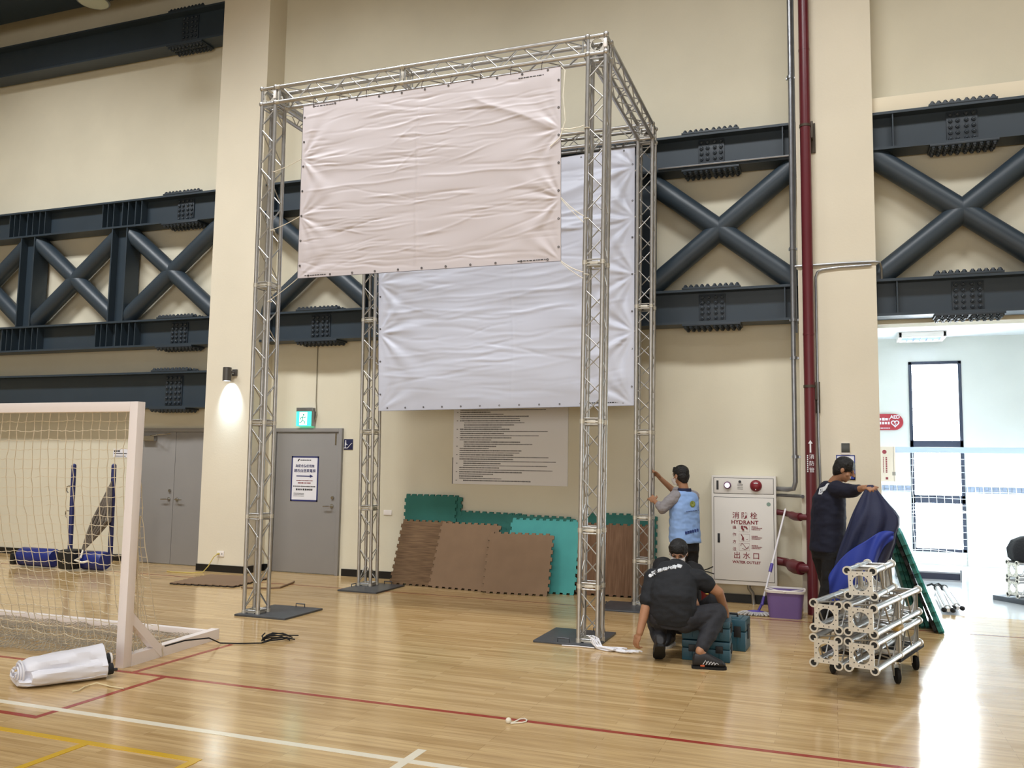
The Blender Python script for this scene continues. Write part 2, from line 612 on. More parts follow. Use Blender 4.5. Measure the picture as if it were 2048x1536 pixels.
def steel_truss(x0, x1, posts, label, splices, stiff):
    t = thing('steel_truss', label, 'steel truss', ((x0 + x1) / 2, YM, BC0), group=None)
    m = MB(); ibeam_x(m, x0, x1, TC0, TC1); m.build('top_chord', M_STEEL, t)
    m = MB(); ibeam_x(m, x0, x1, BC0, BC1); m.build('bottom_chord', M_STEEL, t)
    xs = [x0] + posts + [x1]
    for p in posts:
        m = MB()
        for s in (-1, 1):
            m.mm((p + s * 0.15 - 0.012, Y0 + 0.01, BC1), (p + s * 0.15 + 0.012, Y1, TC0))
        m.mm((p - 0.15, YM - 0.012, BC1), (p + 0.15, YM + 0.012, TC0))
        m.build('post', M_STEEL, t)
    for a, b in zip(xs, xs[1:]):
        ia = 0.05 if a in posts else 0.0
        ib = 0.05 if b in posts else 0.0
        for s in (0, 1):
            m = MB()
            p, q = Vector((a + ia, YM, TC0 - 0.02 if s == 0 else BC1 + 0.02)), Vector((b - ib, YM, BC1 + 0.02 if s == 0 else TC0 - 0.02))
            d = (q - p).normalized() * 0.03
            m.tube(p - d * 4, q + d * 4, 0.128, n=28)
            for co, no in (((a + (0.15 if a in posts else 0.002), 0, 0), (-1, 0, 0)), ((b - (0.15 if b in posts else 0.002), 0, 0), (1, 0, 0)), ((0, 0, TC0 + 0.002), (0, 0, 1)), ((0, 0, BC1 - 0.002), (0, 0, -1))):
                g = list(m.bm.verts) + list(m.bm.edges) + list(m.bm.faces)
                bmesh.ops.bisect_plane(m.bm, geom=g, plane_co=co, plane_no=no, clear_outer=True)
            m.build('diagonal_tube', M_STEEL, t)
    for x in stiff:
        for z0, z1 in ((TC0, TC1), (BC0, BC1)):
            m = MB()
            m.mm((x - 0.007, Y0 + 0.012, z0 + 0.03), (x + 0.007, YM, z1 - 0.03))
            m.build('stiffener', M_STEEL, t)
    for x in splices:
        splice(t, x, TC0, TC1, 5)
        splice(t, x, BC0, BC1, 5)
    return t


st = lambda p: [p - 0.38, p - 0.27, p - 0.15, p + 0.03, p + 0.15, p + 0.3, p + 0.42]
steel_truss(-16.9, -8.77, [-14.66, -12.68, -10.70], 'left blue grey steel wall truss with two upright posts in view', [-9.5], st(-10.7) + st(-12.75))
steel_truss(-7.92, -0.345, [-6.03, -4.13, -2.24], 'middle blue grey steel wall truss behind the aluminium tower', [-6.95, -1.36], [-0.5, -7.8])
steel_truss(0.5, 8.4, [2.4, 4.3, 6.3], 'right blue grey steel wall truss above the side room opening', [1.45], [0.72])


def steel_beam(z0, z1, label, spl, y0=Y0):
    t = thing('steel_beam', label, 'steel beam', (-12.8, YM, z0))
    m = MB(); ibeam_x(m, -16.9, -8.77, z0, z1, y0=y0); m.build('beam_web', M_STEEL, t)
    if spl:
        splice(t, spl, z0, z1, 6)
    return t


steel_beam(2.40, 2.96, 'lowest blue grey steel wall beam just above the double door', -9.55)
steel_beam(8.24, 8.80, 'dark steel wall beam high up left of the pillar', -9.6)
m = MB()
m.mm((-16.9, 9.85, 9.15), (-8.77, 10.5, 9.19)); m.mm((-16.9, 9.85, 9.7), (-8.77, 10.5, 9.74)); m.mm((-16.9, 10.15, 9.19), (-8.77, 10.2, 9.7))
t = thing('steel_beam', 'topmost dark steel roof beam at the upper left corner', 'steel beam', (-12.8, 10.2, 9.15))
m.build('beam_web', M_STEEL, t)

# ------------------------------------------------------------------ doors
def lever(parent, x, z, s, y):
    m = MB()
    m.tube((x, y, z), (x, y - 0.012, z), 0.028, n=18)
    m.tube((x, y - 0.012, z), (x, y - 0.05, z), 0.011, n=10)
    m.path([(x, y - 0.05, z), (x + s * 0.04, y - 0.055, z), (x + s * 0.12, y - 0.05, z - 0.004)], 0.009, n=8)
    m.build('door_handle', M_CHROME, parent)


def door(name, label, x0, x1, z1, leaves):
    d = thing(name, label, 'door', ((x0 + x1) / 2, YW, 0), kind='structure')
    m = MB()
    y = YW - 0.05
    m.mm((x0, y, 0), (x0 + 0.055, YW, z1), 0.004); m.mm((x1 - 0.055, y, 0), (x1, YW, z1), 0.004)
    m.mm((x0 + 0.055, y, z1 - 0.055), (x1 - 0.055, YW, z1), 0.004)
    m.build('door_frame', M_DOOR, d)
    a, b = x0 + 0.06, x1 - 0.06
    for k in range(leaves):
        p, q = a + (b - a) * k / leaves + 0.003, a + (b - a) * (k + 1) / leaves - 0.003
        m = MB()
        m.mm((p, YW - 0.03, 0.012), (q, YW - 0.002, z1 - 0.06), 0.003)
        lf = m.build('door_leaf', M_DOOR, d)
        right = (k == 0)
        hx = q - 0.075 if right else p + 0.075
        lever(lf, hx, 1.0 if leaves == 2 else 0.98, -1 if right else 1, YW - 0.03)
        if right:
            m = MB()
            m.tube((hx + 0.01, YW - 0.03, 1.13 if leaves == 2 else 1.1), (hx + 0.01, YW - 0.05, 1.13 if leaves == 2 else 1.1), 0.026, 0.022, n=18)
            m.build('lock_cylinder', M_CHROME, lf)
    return d


dd = door('door_1', 'grey steel double door between the goal and the left pillar', -10.39, -8.86, 2.10, 2)
m = MB()
m.mm((-10.26, YW - 0.1, 1.9), (-10.0, YW - 0.032, 1.98), 0.006)
m.path([(-10.1, YW - 0.07, 1.985), (-9.85, YW - 0.2, 1.99), (-9.72, YW - 0.06, 2.02)], 0.009)
m.build('door_closer', M_CHROME, dd)
ds = door('door_2', 'grey steel single door with a notice taped on it', -7.82, -6.64, 2.10, 1)
m = MB()
m.mm((-6.76, YW - 0.036, 1.86), (-6.735, YW - 0.028, 2.03))
m.build('door_plate', M_CHROME, ds)

# notice on the door
t = thing('notice_poster', 'white notice with a navy border and arrow taped to the single grey door', 'poster', (-7.25, YW - 0.032, 1.03))
px0, px1, pz0, pz1, py = -7.485, -7.02, 1.035, 1.69, YW - 0.0325
m = MB(); m.mm((px0, py, pz0), (px1, py - 0.002, pz1)); m.build('sheet', M_PAPER, t)
m = MB()
for a, b in (((px0, pz0), (px0 + 0.022, pz1)), ((px1 - 0.022, pz0), (px1, pz1)), ((px0, pz0), (px1, pz0 + 0.022)), ((px0, pz1 - 0.022), (px1, pz1))):
    m.mm((a[0], py - 0.002, a[1]), (b[0], py - 0.0028, b[1]))
m.build('border', M_NAVY_INK, t)
m = MB(); pc = (px0 + px1) / 2
m.text('為配合防疫措施', 0.046, fmat(pc, py - 0.003, 1.545), bold=0.0004)
m.text('請改由搭乘電梯', 0.053, fmat(pc, py - 0.003, 1.475), bold=0.0004)
m.mm((pc - 0.14, py - 0.0022, 1.393), (pc + 0.1, py - 0.0035, 1.407))
m.prism([(pc + 0.09, py - 0.0022, 1.375), (pc + 0.145, py - 0.0022, 1.4), (pc + 0.09, py - 0.0022, 1.425)], (0, -0.0012, 0))
m.build('headline', M_NAVY_INK, t)
m = MB(); scribble(m, pc - 0.14, pc + 0.14, 1.335, 0.014, py - 0.0022); scribble(m, pc - 0.11, pc + 0.11, 1.3, 0.022, py - 0.0022)
m.build('red_text', M_RED_INK, t)
m = MB(); scribble(m, pc - 0.19, pc + 0.19, 1.25, 0.02, py - 0.0022); scribble(m, pc - 0.14, pc + 0.14, 1.205, 0.028, py - 0.0022)
for k in range(3):
    scribble(m, pc - 0.18, pc + 0.0, 1.15 - 0.02 * k, 0.008, py - 0.0022)
scribble(m, pc - 0.08, pc + 0.1, 1.632, 0.02, py - 0.0022)
m.prism([(pc - 0.13, py - 0.0022, 1.615), (pc - 0.11, py - 0.0022, 1.615), (pc - 0.09, py - 0.0022, 1.65), (pc - 0.11, py - 0.0022, 1.65)], (0, -0.001, 0))
m.build('small_text', M_BLACK_INK, t)

# exit sign
t = thing('exit_sign', 'lit green running man exit sign above the single grey door', 'sign', (-7.27, YW, 2.12))
m = MB(); m.mm((-7.40, YW - 0.09, 2.345), (-7.13, YW - 0.002, 2.40), 0.004); m.mm((-7.14, YW - 0.085, 2.13), (-7.12, YW - 0.002, 2.345)); m.build('housing', M_GALV, t)
m = MB(); m.mm((-7.40, YW - 0.085, 2.13), (-7.14, YW - 0.01, 2.345), 0.002)
m.build('lit_panel', mat('exit_green_light', '3fd6b4', 0.4, emit=1.5), t)
m = MB(); y = YW - 0.086
m.mm((-7.345, y + 0.0005, 2.145), (-7.215, y - 0.001, 2.335))
m.build('lit_doorway', mat('exit_white_light', 'e8fff8', 0.4, emit=2.2), t)
m = MB(); y -= 0.0015
for p in ([(-7.285, 2.27), (-7.29, 2.22), (-7.25, 2.19), (-7.255, 2.16)], [(-7.29, 2.22), (-7.31, 2.19), (-7.34, 2.18)], [(-7.285, 2.265), (-7.25, 2.25), (-7.235, 2.27)], [(-7.285, 2.265), (-7.32, 2.25), (-7.325, 2.22)]):
    m.path([(x, y, z) for x, z in p], 0.008, n=6)
m.ell((-7.275, y, 2.295), (0.016, 0.004, 0.016), seg=12, rings=8)
m.build('running_figure', mat('exit_figure_green', '3aa088', 0.5, emit=0.5), t)
m = MB(); m.path([(-7.125, YW - 0.012, 3.36), (-7.12, YW - 0.012, 2.5), (-7.1, YW - 0.012, 2.3), (-7.12, YW - 0.03, 2.2), (-7.14, YW - 0.03, 2.17)], 0.007, n=6)
m.build('power_cable', mat('grey_cable', '8d8775', 0.6), t)

# stair sign
t = thing('stair_sign', 'small navy stair sign with a white figure, right of the single door', 'sign', (-6.555, YW, 1.79))
m = MB(); m.mm((-6.63, YW - 0.008, 1.79), (-6.48, YW, 1.945), 0.004); m.build('plate', mat('navy_plate', '1d2147', 0.4), t)
m = MB(); y = YW - 0.009
m.ell((-6.60, y, 1.915), (0.011, 0.002, 0.011), seg=10, rings=6)
m.mm((-6.61, y - 0.001, 1.855), (-6.59, y + 0.001, 1.9))
m.mm((-6.61, y - 0.001, 1.82), (-6.597, y + 0.001, 1.856))
m.path([(-6.625, y, 1.815), (-6.565, y, 1.815), (-6.505, y, 1.88), (-6.49, y, 1.88)], 0.005, n=5)
m.path([(-6.60, y, 1.88), (-6.565, y, 1.86)], 0.004, n=5)
m.build('pictogram', M_PAPER, t)

# rules board
t = thing('rules_board', 'big white rules board of small printed lines, partly behind the rear banner', 'notice board', (-4.08, YW, 1.34))
m = MB(); m.mm((-4.90, YW - 0.012, 1.34), (-3.255, YW, 2.62), 0.002); m.build('board', mat('board_white', 'e6e5e6', 0.5), t)
m = MB(); z = 2.55; k = 0
ink = random.Random(3)
while z > 1.39:
    x0 = -4.80
    big = k % 2 == 0
    L = ink.uniform(0.25, 1.0) if big else ink.uniform(0.4, 1.4)
    if k % 9 in (4, 5, 6): x0 += 0.06
    scribble(m, x0, x0 + L, z, 0.017 if big else 0.012, YW - 0.012, gap=0.34)
    if big and k % 4 == 0: scribble(m, -4.85, -4.83, z, 0.012, YW - 0.012)
    z -= 0.029
    k += 1
m.mm((-4.905, YW - 0.0135, 1.34), (-4.895, YW - 0.012, 1.7))
m.build('printed_text', mat('faded_black_ink', '4a494b', 0.6), t)

# small wall plates
def plate(label, x, y, z, w=0.12, h=0.075, holes=True):
    t = thing('wall_socket', label, 'wall socket', (x, y, z - h / 2))
    m = MB(); m.mm((x - w / 2, y - 0.01, z - h / 2), (x + w / 2, y, z + h / 2), 0.004); m.build('cover_plate', M_WHITE, t)
    if holes:
        m = MB()
        for dx in (-0.03, -0.018, 0.018, 0.03):
            m.mm((x + dx - 0.003, y - 0.0112, z - 0.012), (x + dx + 0.003, y - 0.0098, z + 0.012))
        m.build('socket_slots', M_BLACK, t)
    return t


plate('blank white wall plate left of the upright green mats', -5.885, YW, 0.915, 0.13, 0.07, False)
plate('white wall socket low on the left pillar with a yellow plug lead', -8.36, YP, 0.26, 0.12, 0.08)
m = MB()
m.tube((-8.385, YP - 0.011, 0.26), (-8.385, YP - 0.05, 0.255), 0.016, 0.013, n=10)
m.path([(-8.385, YP - 0.05, 0.255), (-8.41, YP - 0.09, 0.22), (-8.46, YP - 0.14, 0.09), (-8.5, YP - 0.2, 0.01), (-8.62, YP - 0.3, 0.008), (-8.9, YP - 0.36, 0.008), (-9.05, YP - 0.3, 0.008)], 0.007, n=6)
tag(m.build('plug_lead', mat('yellow_cord', 'c6b260', 0.6), origin=(-8.5, YP - 0.2, 0)), 'thin yellow power lead running from the pillar socket to the floor', 'cord')

# paper on wall near goal
t = thing('paper_notice', 'small white paper notice on the wall seen through the goal net', 'notice', (-10.74, YW, 1.63))
m = MB(); m.mm((-10.9, YW - 0.004, 1.635), (-10.57, YW, 1.77)); m.build('sheet', M_PAPER, t)
m = MB(); scribble(m, -10.88, -10.76, 1.735, 0.035, YW - 0.004); m.mm((-10.88, YW - 0.005, 1.69), (-10.62, YW - 0.003, 1.702)); scribble(m, -10.86, -10.64, 1.655, 0.012, YW - 0.004)
m.build('printed_text', M_BLACK_INK, t)

# downlight on the left pillar
c = at(455, 752, YP - 0.1)
t = thing('wall_downlight', 'grey cylinder downlight glowing on the left pillar', 'wall lamp', (c.x, YP, 2.78))
M_LAMP = mat('grey_lamp_metal', '5a5754', 0.4, 0.4)
m = MB(); m.mm((c.x + 0.02, YP - 0.03, 2.85), (c.x + 0.1, YP, 2.95), 0.006); m.tube((c.x + 0.06, YP - 0.03, 2.9), (c.x, YP - 0.1, 2.9), 0.025, n=12); m.build('bracket', M_LAMP, t)
m = MB(); m.lathe([(0.0, 0.2), (0.058, 0.2), (0.062, 0.195), (0.062, 0.0), (0.052, 0.0), (0.05, 0.012), (0.0, 0.012)], (c.x, YP - 0.11, 2.77), n=28); m.build('lamp_body', M_LAMP, t)
m = MB(); m.tube((c.x, YP - 0.11, 2.779), (c.x, YP - 0.11, 2.772), 0.048, n=24); m.build('lens', mat('cool_lamp_light', 'eaf4ff', 0.4, emit=8), t)
l = bpy.data.lights.new('downlight_glow', 'SPOT'); l.energy, l.color, l.spot_size, l.spot_blend, l.shadow_soft_size = 120, (0.66, 0.83, 1.0), math.radians(84), 0.9, 0.03
o = bpy.data.objects.new('downlight_glow', l); COL.objects.link(o); o.location = (c.x, YP - 0.115, 2.765); o.rotation_euler = (math.radians(40), 0, 0)

# high-bay lamp
c = at(186, 4, 9.2)
t = thing('high_bay_lamp', 'round high bay lamp hanging at the top left of the hall', 'ceiling lamp', c)
m = MB(); m.lathe([(0.22, 0.0), (0.235, 0.01), (0.225, 0.06), (0.12, 0.2), (0.08, 0.22), (0.08, 0.4), (0.0, 0.41)], c, n=32); m.build('shade', mat('lamp_grey', '4a4b45', 0.4, 0.3), t)
m = MB(); m.lathe([(0.0, -0.004), (0.2, -0.004), (0.215, 0.002), (0.0, 0.004)], c, n=32); m.build('diffuser', mat('lamp_glass', '9a9d84', 0.25), t)
m = MB(); m.tube(c + Vector((0, 0, 0.4)), (c.x, c.y, 10.7), 0.012, n=8); m.build('suspension_rod', M_GALV, t)

# ------------------------------------------------------------------ pipes at the right pillar
t = thing('riser_pipe', 'dark red fire riser pipe running up the right pillar', 'pipe', (-0.255, 10.4, 0))
PX, PY, PR = at(1606, 0, 10.4).x, 10.41, 0.06
m = MB(); m.tube((PX, PY, 0), (PX, PY, 10.6), PR, n=32)
for z in (6.55, 3.15, 1.1):
    m.tube((PX, PY, z - 0.012), (PX, PY, z + 0.012), PR + 0.003, n=32)
m.build('pipe_body', M_RED, t)
for z in (5.62, 2.55):
    m = MB()
    m.pipe((PX, PY, z - 0.015), (PX, PY, z + 0.015), PR + 0.006, PR, 28)
    m.mm((PX + 0.05, PY - 0.01, z - 0.15), (PX + 0.085, YP, z + 0.05), 0.003); m.mm((PX + 0.05, YP - 0.02, z - 0.3), (PX + 0.11, YP, z + 0.06), 0.003)
    m.build('pipe_bracket', mat('dark_bracket', '4a4136', 0.6, 0.3), t)
m = MB(); yy = PY - PR - 0.002
rot90 = 0
zt = at(1618, 905, yy).z
m.mm((PX - 0.008, yy + 0.004, zt + 0.0), (PX + 0.008, yy - 0.001, zt + 0.1)); m.prism([(PX - 0.025, yy + 0.002, zt + 0.1), (PX + 0.025, yy + 0.002, zt + 0.1), (PX, yy + 0.002, zt + 0.14)], (0, -0.003, 0))
for i, ch in enumerate('消防管'):
    m.text(ch, 0.058, fmat(PX + 0.012, yy, zt - 0.05 - 0.075 * i))
for i in range(9):
    m.mm((PX - 0.038, yy + 0.006, zt - 0.22 + 0.022 * i), (PX - 0.026, yy + 0.0, zt - 0.205 + 0.022 * i))
m.build('painted_lettering', M_PAPER, t)
cy_ = YW - 0.16
for z, r, big in ((1.07, 0.034, 0.046), (0.5, 0.05, 0.075)):
    m = MB()
    m.path([(PX, PY, z), (PX - 0.1, PY, z), (PX - 0.16, PY + 0.05, z), (PX - 0.24, PY + 0.22, z + 0.015), (PX - 0.3, 10.8, z + 0.02), (-0.64, 10.83, z + 0.03)], r, n=20)
    m.path([(PX - 0.12, PY + 0.01, z), (PX - 0.18, PY + 0.08, z), (PX - 0.22, PY + 0.17, z + 0.01)], big, n=20)
    m.build('branch_pipe', M_RED, t)

t = thing('electrical_conduit', 'galvanised conduit dropping beside the red riser into the hydrant cabinet', 'conduit', (-0.43, 10.86, 1.36))
CX = at(1578, 0, 10.55).x
m = MB(); m.path([(CX, 10.55, 10.5), (CX, 10.55, 6.0), (CX - 0.01, 10.55, 3.0), (CX - 0.01, 10.55, 1.46), (CX - 0.03, 10.56, 1.385), (CX - 0.1, 10.62, 1.375), (-0.63, 10.84, 1.375)], 0.028, n=14); m.build('pipe_body', M_GALV, t)
m = MB(); m.path([(CX + 0.035, 10.58, 10.5), (CX + 0.035, 10.58, 5.2), (CX + 0.02, 10.58, 4.2), (CX + 0.03, 10.58, 3.2)], 0.014, n=8); m.build('thin_conduit', M_GALV, t)
for z in (6.3, 4.2, 3.35, 2.9, 1.75):
    m = MB(); m.pipe((CX - 0.005, 10.55, z - 0.018), (CX - 0.005, 10.55, z + 0.018), 0.036, 0.027, 16); m.mm((CX - 0.05, 10.57, z - 0.012), (CX + 0.05, 10.60, z + 0.012)); m.build('conduit_clamp', M_GALV, t)
m = MB(); m.path([(-0.63, 10.86, 1.3), (-0.36, 10.6, 1.3), (-0.33, 10.48, 1.3)], 0.02, n=10); m.build('lower_conduit', M_GALV, t)
m = MB(); y = Y0 - 0.02
m.path([(CX, y, 5.345), (-1.2, y, 5.345), (-2.0, y, 5.345)], 0.013, n=8); m.build('beam_conduit', M_GALV, t)

t = thing('electrical_conduit', 'bent grey conduit crossing the right pillar and turning down its face', 'conduit', (0.1, YP, 3.95))
zc = at(1700, 527, YP).z
m = MB()
m.path([(CX + 0.02, YP - 0.02, zc + 0.0), (0.15, YP - 0.02, zc + 0.005), (0.48, YP - 0.02, zc + 0.0), (0.54, YP + 0.0, zc - 0.01), (0.56, YP + 0.06, zc - 0.06), (0.56, YP + 0.1, zc - 0.2)], 0.013, n=8)
m.build('upper_conduit', M_GALV, t)
xv = at(1633, 640, YP).x
m = MB()
m.path([(0.45, YP - 0.015, zc - 0.035), (0.1, YP - 0.015, zc - 0.04), (xv + 0.07, YP - 0.015, zc - 0.055), (xv + 0.02, YP - 0.015, zc - 0.08), (xv, YP - 0.015, zc - 0.14), (xv, YP - 0.015, 2.0), (xv + 0.01, YP - 0.015, 1.45), (xv + 0.01, YP - 0.015, 0.1)], 0.014, n=8)
m.build('down_conduit', M_GALV, t)

# thermostat and framed sign on the pillar
a, b = at(1682, 886, YP), at(1700, 906, YP)
t = thing('thermostat', 'small dark wall thermostat on the right pillar', 'thermostat', ((a.x + b.x) / 2, YP, b.z - 0.02))
m = MB(); m.mm((a.x, YP - 0.02, b.z - 0.02), (b.x, YP, a.z), 0.004); m.build('case', M_WHITE, t)
m = MB(); m.mm((a.x + 0.002, YP - 0.023, b.z + 0.005), (b.x - 0.002, YP - 0.018, a.z - 0.002), 0.002); m.build('screen', mat('dark_screen', '3b3d38', 0.3), t)
a, b = at(1672, 910, YP), at(1711, 960, YP)
t = thing('framed_sign', 'white sign with a blue border behind the head of the man in navy', 'sign', ((a.x + b.x) / 2, YP, b.z))
m = MB(); m.mm((a.x, YP - 0.008, b.z), (b.x, YP, a.z), 0.002); m.build('panel', M_PAPER, t)
m = MB()
for p, q in (((a.x, b.z), (a.x + 0.01, a.z)), ((b.x - 0.01, b.z), (b.x, a.z)), ((a.x, b.z), (b.x, b.z + 0.01)), ((a.x, a.z - 0.01), (b.x, a.z)), ((b.x - 0.07, b.z), (b.x, b.z + 0.07))):
    m.mm((p[0], YP - 0.0095, p[1]), (q[0], YP - 0.007, q[1]))
m.build('blue_border', mat('royal_blue_ink', '27409a', 0.5), t)

# ------------------------------------------------------------------ hydrant cabinet
HX0, HX1, HZ0, HZ1, HY = -1.385, -0.637, 0.235, 1.52, YW - 0.2
t = thing('hydrant_cabinet', 'white fire hydrant cabinet with dark red lettering on the back wall', 'hydrant cabinet', ((HX0 + HX1) / 2, YW, HZ0))
M_CAB = mat('cabinet_white', 'd8d4cd', 0.42, var=0.02, scale=3)
m = MB(); m.mm((HX0, HY, HZ0), (HX1, YW - 0.001, HZ1), 0.005); m.build('cabinet_body', M_CAB, t)
m = MB(); m.mm((HX0 + 0.03, HY - 0.008, HZ0 + 0.05), (HX1 - 0.03, HY + 0.001, HZ1 - 0.26), 0.004); dr = m.build('cabinet_door', M_CAB, t)
m = MB()
for a, b in (((HX0 + 0.025, HZ0 + 0.045), (HX1 - 0.025, HZ0 + 0.05)), ((HX0 + 0.025, HZ1 - 0.26), (HX1 - 0.025, HZ1 - 0.255)), ((HX0 + 0.025, HZ0 + 0.045), (HX0 + 0.03, HZ1 - 0.255)), ((HX1 - 0.03, HZ0 + 0.045), (HX1 - 0.025, HZ1 - 0.255)),
             ((HX0 + 0.025, HZ1 - 0.215), (HX1 - 0.025, HZ1 - 0.21)), ((HX0 + 0.025, HZ1 - 0.03), (HX1 - 0.025, HZ1 - 0.025)), ((HX0 + 0.025, HZ1 - 0.215), (HX0 + 0.03, HZ1 - 0.025)), ((HX1 - 0.03, HZ1 - 0.215), (HX1 - 0.025, HZ1 - 0.025))):
    m.mm((a[0], HY - 0.0012, a[1]), (b[0], HY + 0.001, b[1]))
m.build('door_gap', M_BLACK_INK, t)
m = MB(); m.mm((HX0 + 0.03, HY - 0.006, HZ1 - 0.21), (HX1 - 0.03, HY + 0.001, HZ1 - 0.03), 0.003); pn = m.build('upper_panel', M_CAB, t)
m = MB(); m.mm((HX0 + 0.07, HY - 0.012, 0.72), (HX0 + 0.098, HY - 0.007, 0.83), 0.003); m.build('flush_handle', M_BLACK, dr)
yl = HY - 0.009
cx = HX0 + 0.385
m = MB()
for i, ch in enumerate('消防栓'):
    m.text(ch, 0.085, fmat(cx - 0.1 + 0.103 * i, yl, 1.045), bold=0.0009)
m.text('HYDRANT', 0.062, fmat(cx + 0.002, yl, 0.968), bold=0.002, spacing=1.1)
for i, ch in enumerate('操作方法'):
    m.text(ch, 0.045, fmat(cx - 0.118, yl, 0.905 - 0.085 * i), bold=0.0004)
for i, ch in enumerate('出水口'):
    m.text(ch, 0.085, fmat(cx - 0.09 + 0.11 * i, yl, 0.575), bold=0.0009)
m.text('WATER OUTLET', 0.042, fmat(cx + 0.02, yl, 0.5), bold=0.0015, spacing=1.05)
for k in range(3):
    z = 0.9 - 0.11 * k
    for j in range(3):
        scribble(m, cx + 0.08, cx + (0.15, 0.2, 0.18)[j], z + 0.02 - 0.016 * j, 0.012, yl)
    a, b, c_, d_ = cx - 0.065, cx + 0.055, z - 0.042, z + 0.042
    m.path([(a, yl, c_), (b, yl, c_), (b, yl, d_), (a, yl, d_)], 0.0012, n=4, closed=True)
m.path([(cx - 0.03, yl, 0.93), (cx - 0.03, yl, 0.9), (cx - 0.01, yl, 0.875)], 0.012, n=6)
m.path([(cx - 0.012, yl, 0.92), (cx + 0.02, yl, 0.915), (cx + 0.03, yl, 0.89)], 0.009, n=6)
m.path([(cx - 0.04, yl, 0.825), (cx - 0.015, yl, 0.79), (cx - 0.012, yl, 0.755)], 0.006, n=6)
m.path([(cx - 0.02, yl, 0.8), (cx - 0.03, yl, 0.76)], 0.006, n=6)
m.mm((cx + 0.02, yl - 0.001, 0.765), (cx + 0.035, yl + 0.001, 0.772))
m.path([(cx - 0.045 + 0.045 * (1 - math.cos(i * PI / 8)), yl, 0.69 + 0.03 * math.sin(i * PI / 4)) for i in range(9)] + [(cx + 0.02, yl, 0.66), (cx, yl, 0.65), (cx - 0.03, yl, 0.665)], 0.003, n=5)
m.build('red_lettering', M_RED_INK, dr)
m = MB(); m.tube((HX1 - 0.085, HY - 0.007, HZ1 - 0.33), (HX1 - 0.085, HY - 0.0095, HZ1 - 0.33), 0.024, n=20); m.build('green_sticker', mat('green_sticker', '7d9488', 0.5), dr)
zc = HZ1 - 0.115
m = MB(); m.lathe([(0.0, 0.035), (0.03, 0.035), (0.042, 0.025), (0.045, 0.0)], (HX0 + 0.19, HY - 0.005, zc), ax=(0, -1, 0), n=24); m.build('indicator_ring', mat('lamp_bezel', '73566f', 0.4), pn)
m = MB(); m.ell((HX0 + 0.19, HY - 0.04, zc), (0.028, 0.014, 0.028)); m.build('indicator_light', mat('indicator_glow', 'ffe9ff', 0.3, emit=5), pn)
m = MB(); m.lathe([(0.0, 0.045), (0.03, 0.045), (0.055, 0.03), (0.068, 0.012), (0.07, 0.0)], (HX0 + 0.52, HY - 0.005, zc), ax=(0, -1, 0), n=32); m.build('alarm_bell', mat('bell_red', '7b1c28', 0.35), pn)
m = MB(); m.mm((HX0 + 0.5, HY - 0.052, zc + 0.025), (HX0 + 0.545, HY - 0.047, zc + 0.032)); m.ell((HX0 + 0.52, HY - 0.045, zc - 0.045), 0.006); m.build('bell_mark', M_PAPER, pn)
m = MB(); m.tube((HX0 + 0.335, HY - 0.006, zc + 0.045), (HX0 + 0.335, HY - 0.016, zc + 0.045), 0.016, n=18)
for k in range(4):
    scribble(m, HX0 + 0.305, HX0 + 0.37, zc + 0.015 - 0.019 * k, 0.007, HY - 0.006)
m.mm((HX0 + 0.06, HY - 0.0075, zc - 0.055), (HX0 + 0.085, HY - 0.005, zc + 0.055))
m.build('panel_marks', M_BLACK_INK, pn)
m = MB()
m.path([(HX0 + 0.42, YW - 0.1, HZ0 + 0.01), (HX0 + 0.42, YW - 0.1, 0.19), (HX0 + 0.46, YW - 0.08, 0.13), (HX0 + 0.47, YW - 0.08, 0.0)], 0.022, n=12)
m.build('drain_pipe', M_GALV, t)

# fire extinguisher
x, y = -1.47, 10.66
t = thing('fire_extinguisher', 'dark red fire extinguisher on the floor left of the hydrant cabinet', 'fire extinguisher', (x, y, 0))
m = MB(); m.lathe([(0.06, 0.0), (0.066, 0.01), (0.066, 0.26), (0.058, 0.3), (0.03, 0.325), (0.02, 0.34), (0.02, 0.36)], (x, y, 0), n=28); m.build('cylinder', mat('extinguisher_red', '6b1620', 0.3), t)
m = MB(); m.tube((x, y, 0.355), (x, y, 0.385), 0.018, n=12); m.path([(x - 0.02, y, 0.385), (x + 0.05, y, 0.41), (x + 0.11, y, 0.44)], 0.007, n=6); m.path([(x - 0.02, y, 0.375), (x + 0.05, y, 0.375), (x + 0.12, y, 0.355)], 0.007, n=6); m.build('squeeze_handle', M_BLACK, t)
m = MB(); m.path([(x - 0.02, y, 0.37), (x - 0.08, y, 0.33), (x - 0.09, y - 0.02, 0.2), (x - 0.075, y - 0.03, 0.1)], 0.01, n=8); m.build('hose', M_RUBBER, t)
m = MB(); m.mm((x + 0.03, y - 0.068, 0.12), (x + 0.06, y - 0.05, 0.2)); m.build('tag_sticker', mat('yellow_tag', 'c9b860', 0.6), t)

# bucket and mop
bx, by = -0.515, 10.12
t = thing('mop_bucket', 'purple plastic mop bucket with a white rim below the red pipes', 'bucket', (bx, by, 0))
M_PURP = mat('purple_plastic', '77609c', 0.4, var=0.03, scale=6)


def rrect(cx, cy, z, w, d, r, n=5):
    out = []
    for sx, sy, a0 in ((1, 1, 0), (-1, 1, 90), (-1, -1, 180), (1, -1, 270)):
        for i in range(n + 1):
            a = math.radians(a0 + 90 * i / n)
            out.append(Vector((cx + sx * (w / 2 - r) + r * math.cos(a), cy + sy * (d / 2 - r) + r * math.sin(a), z)))
    return out


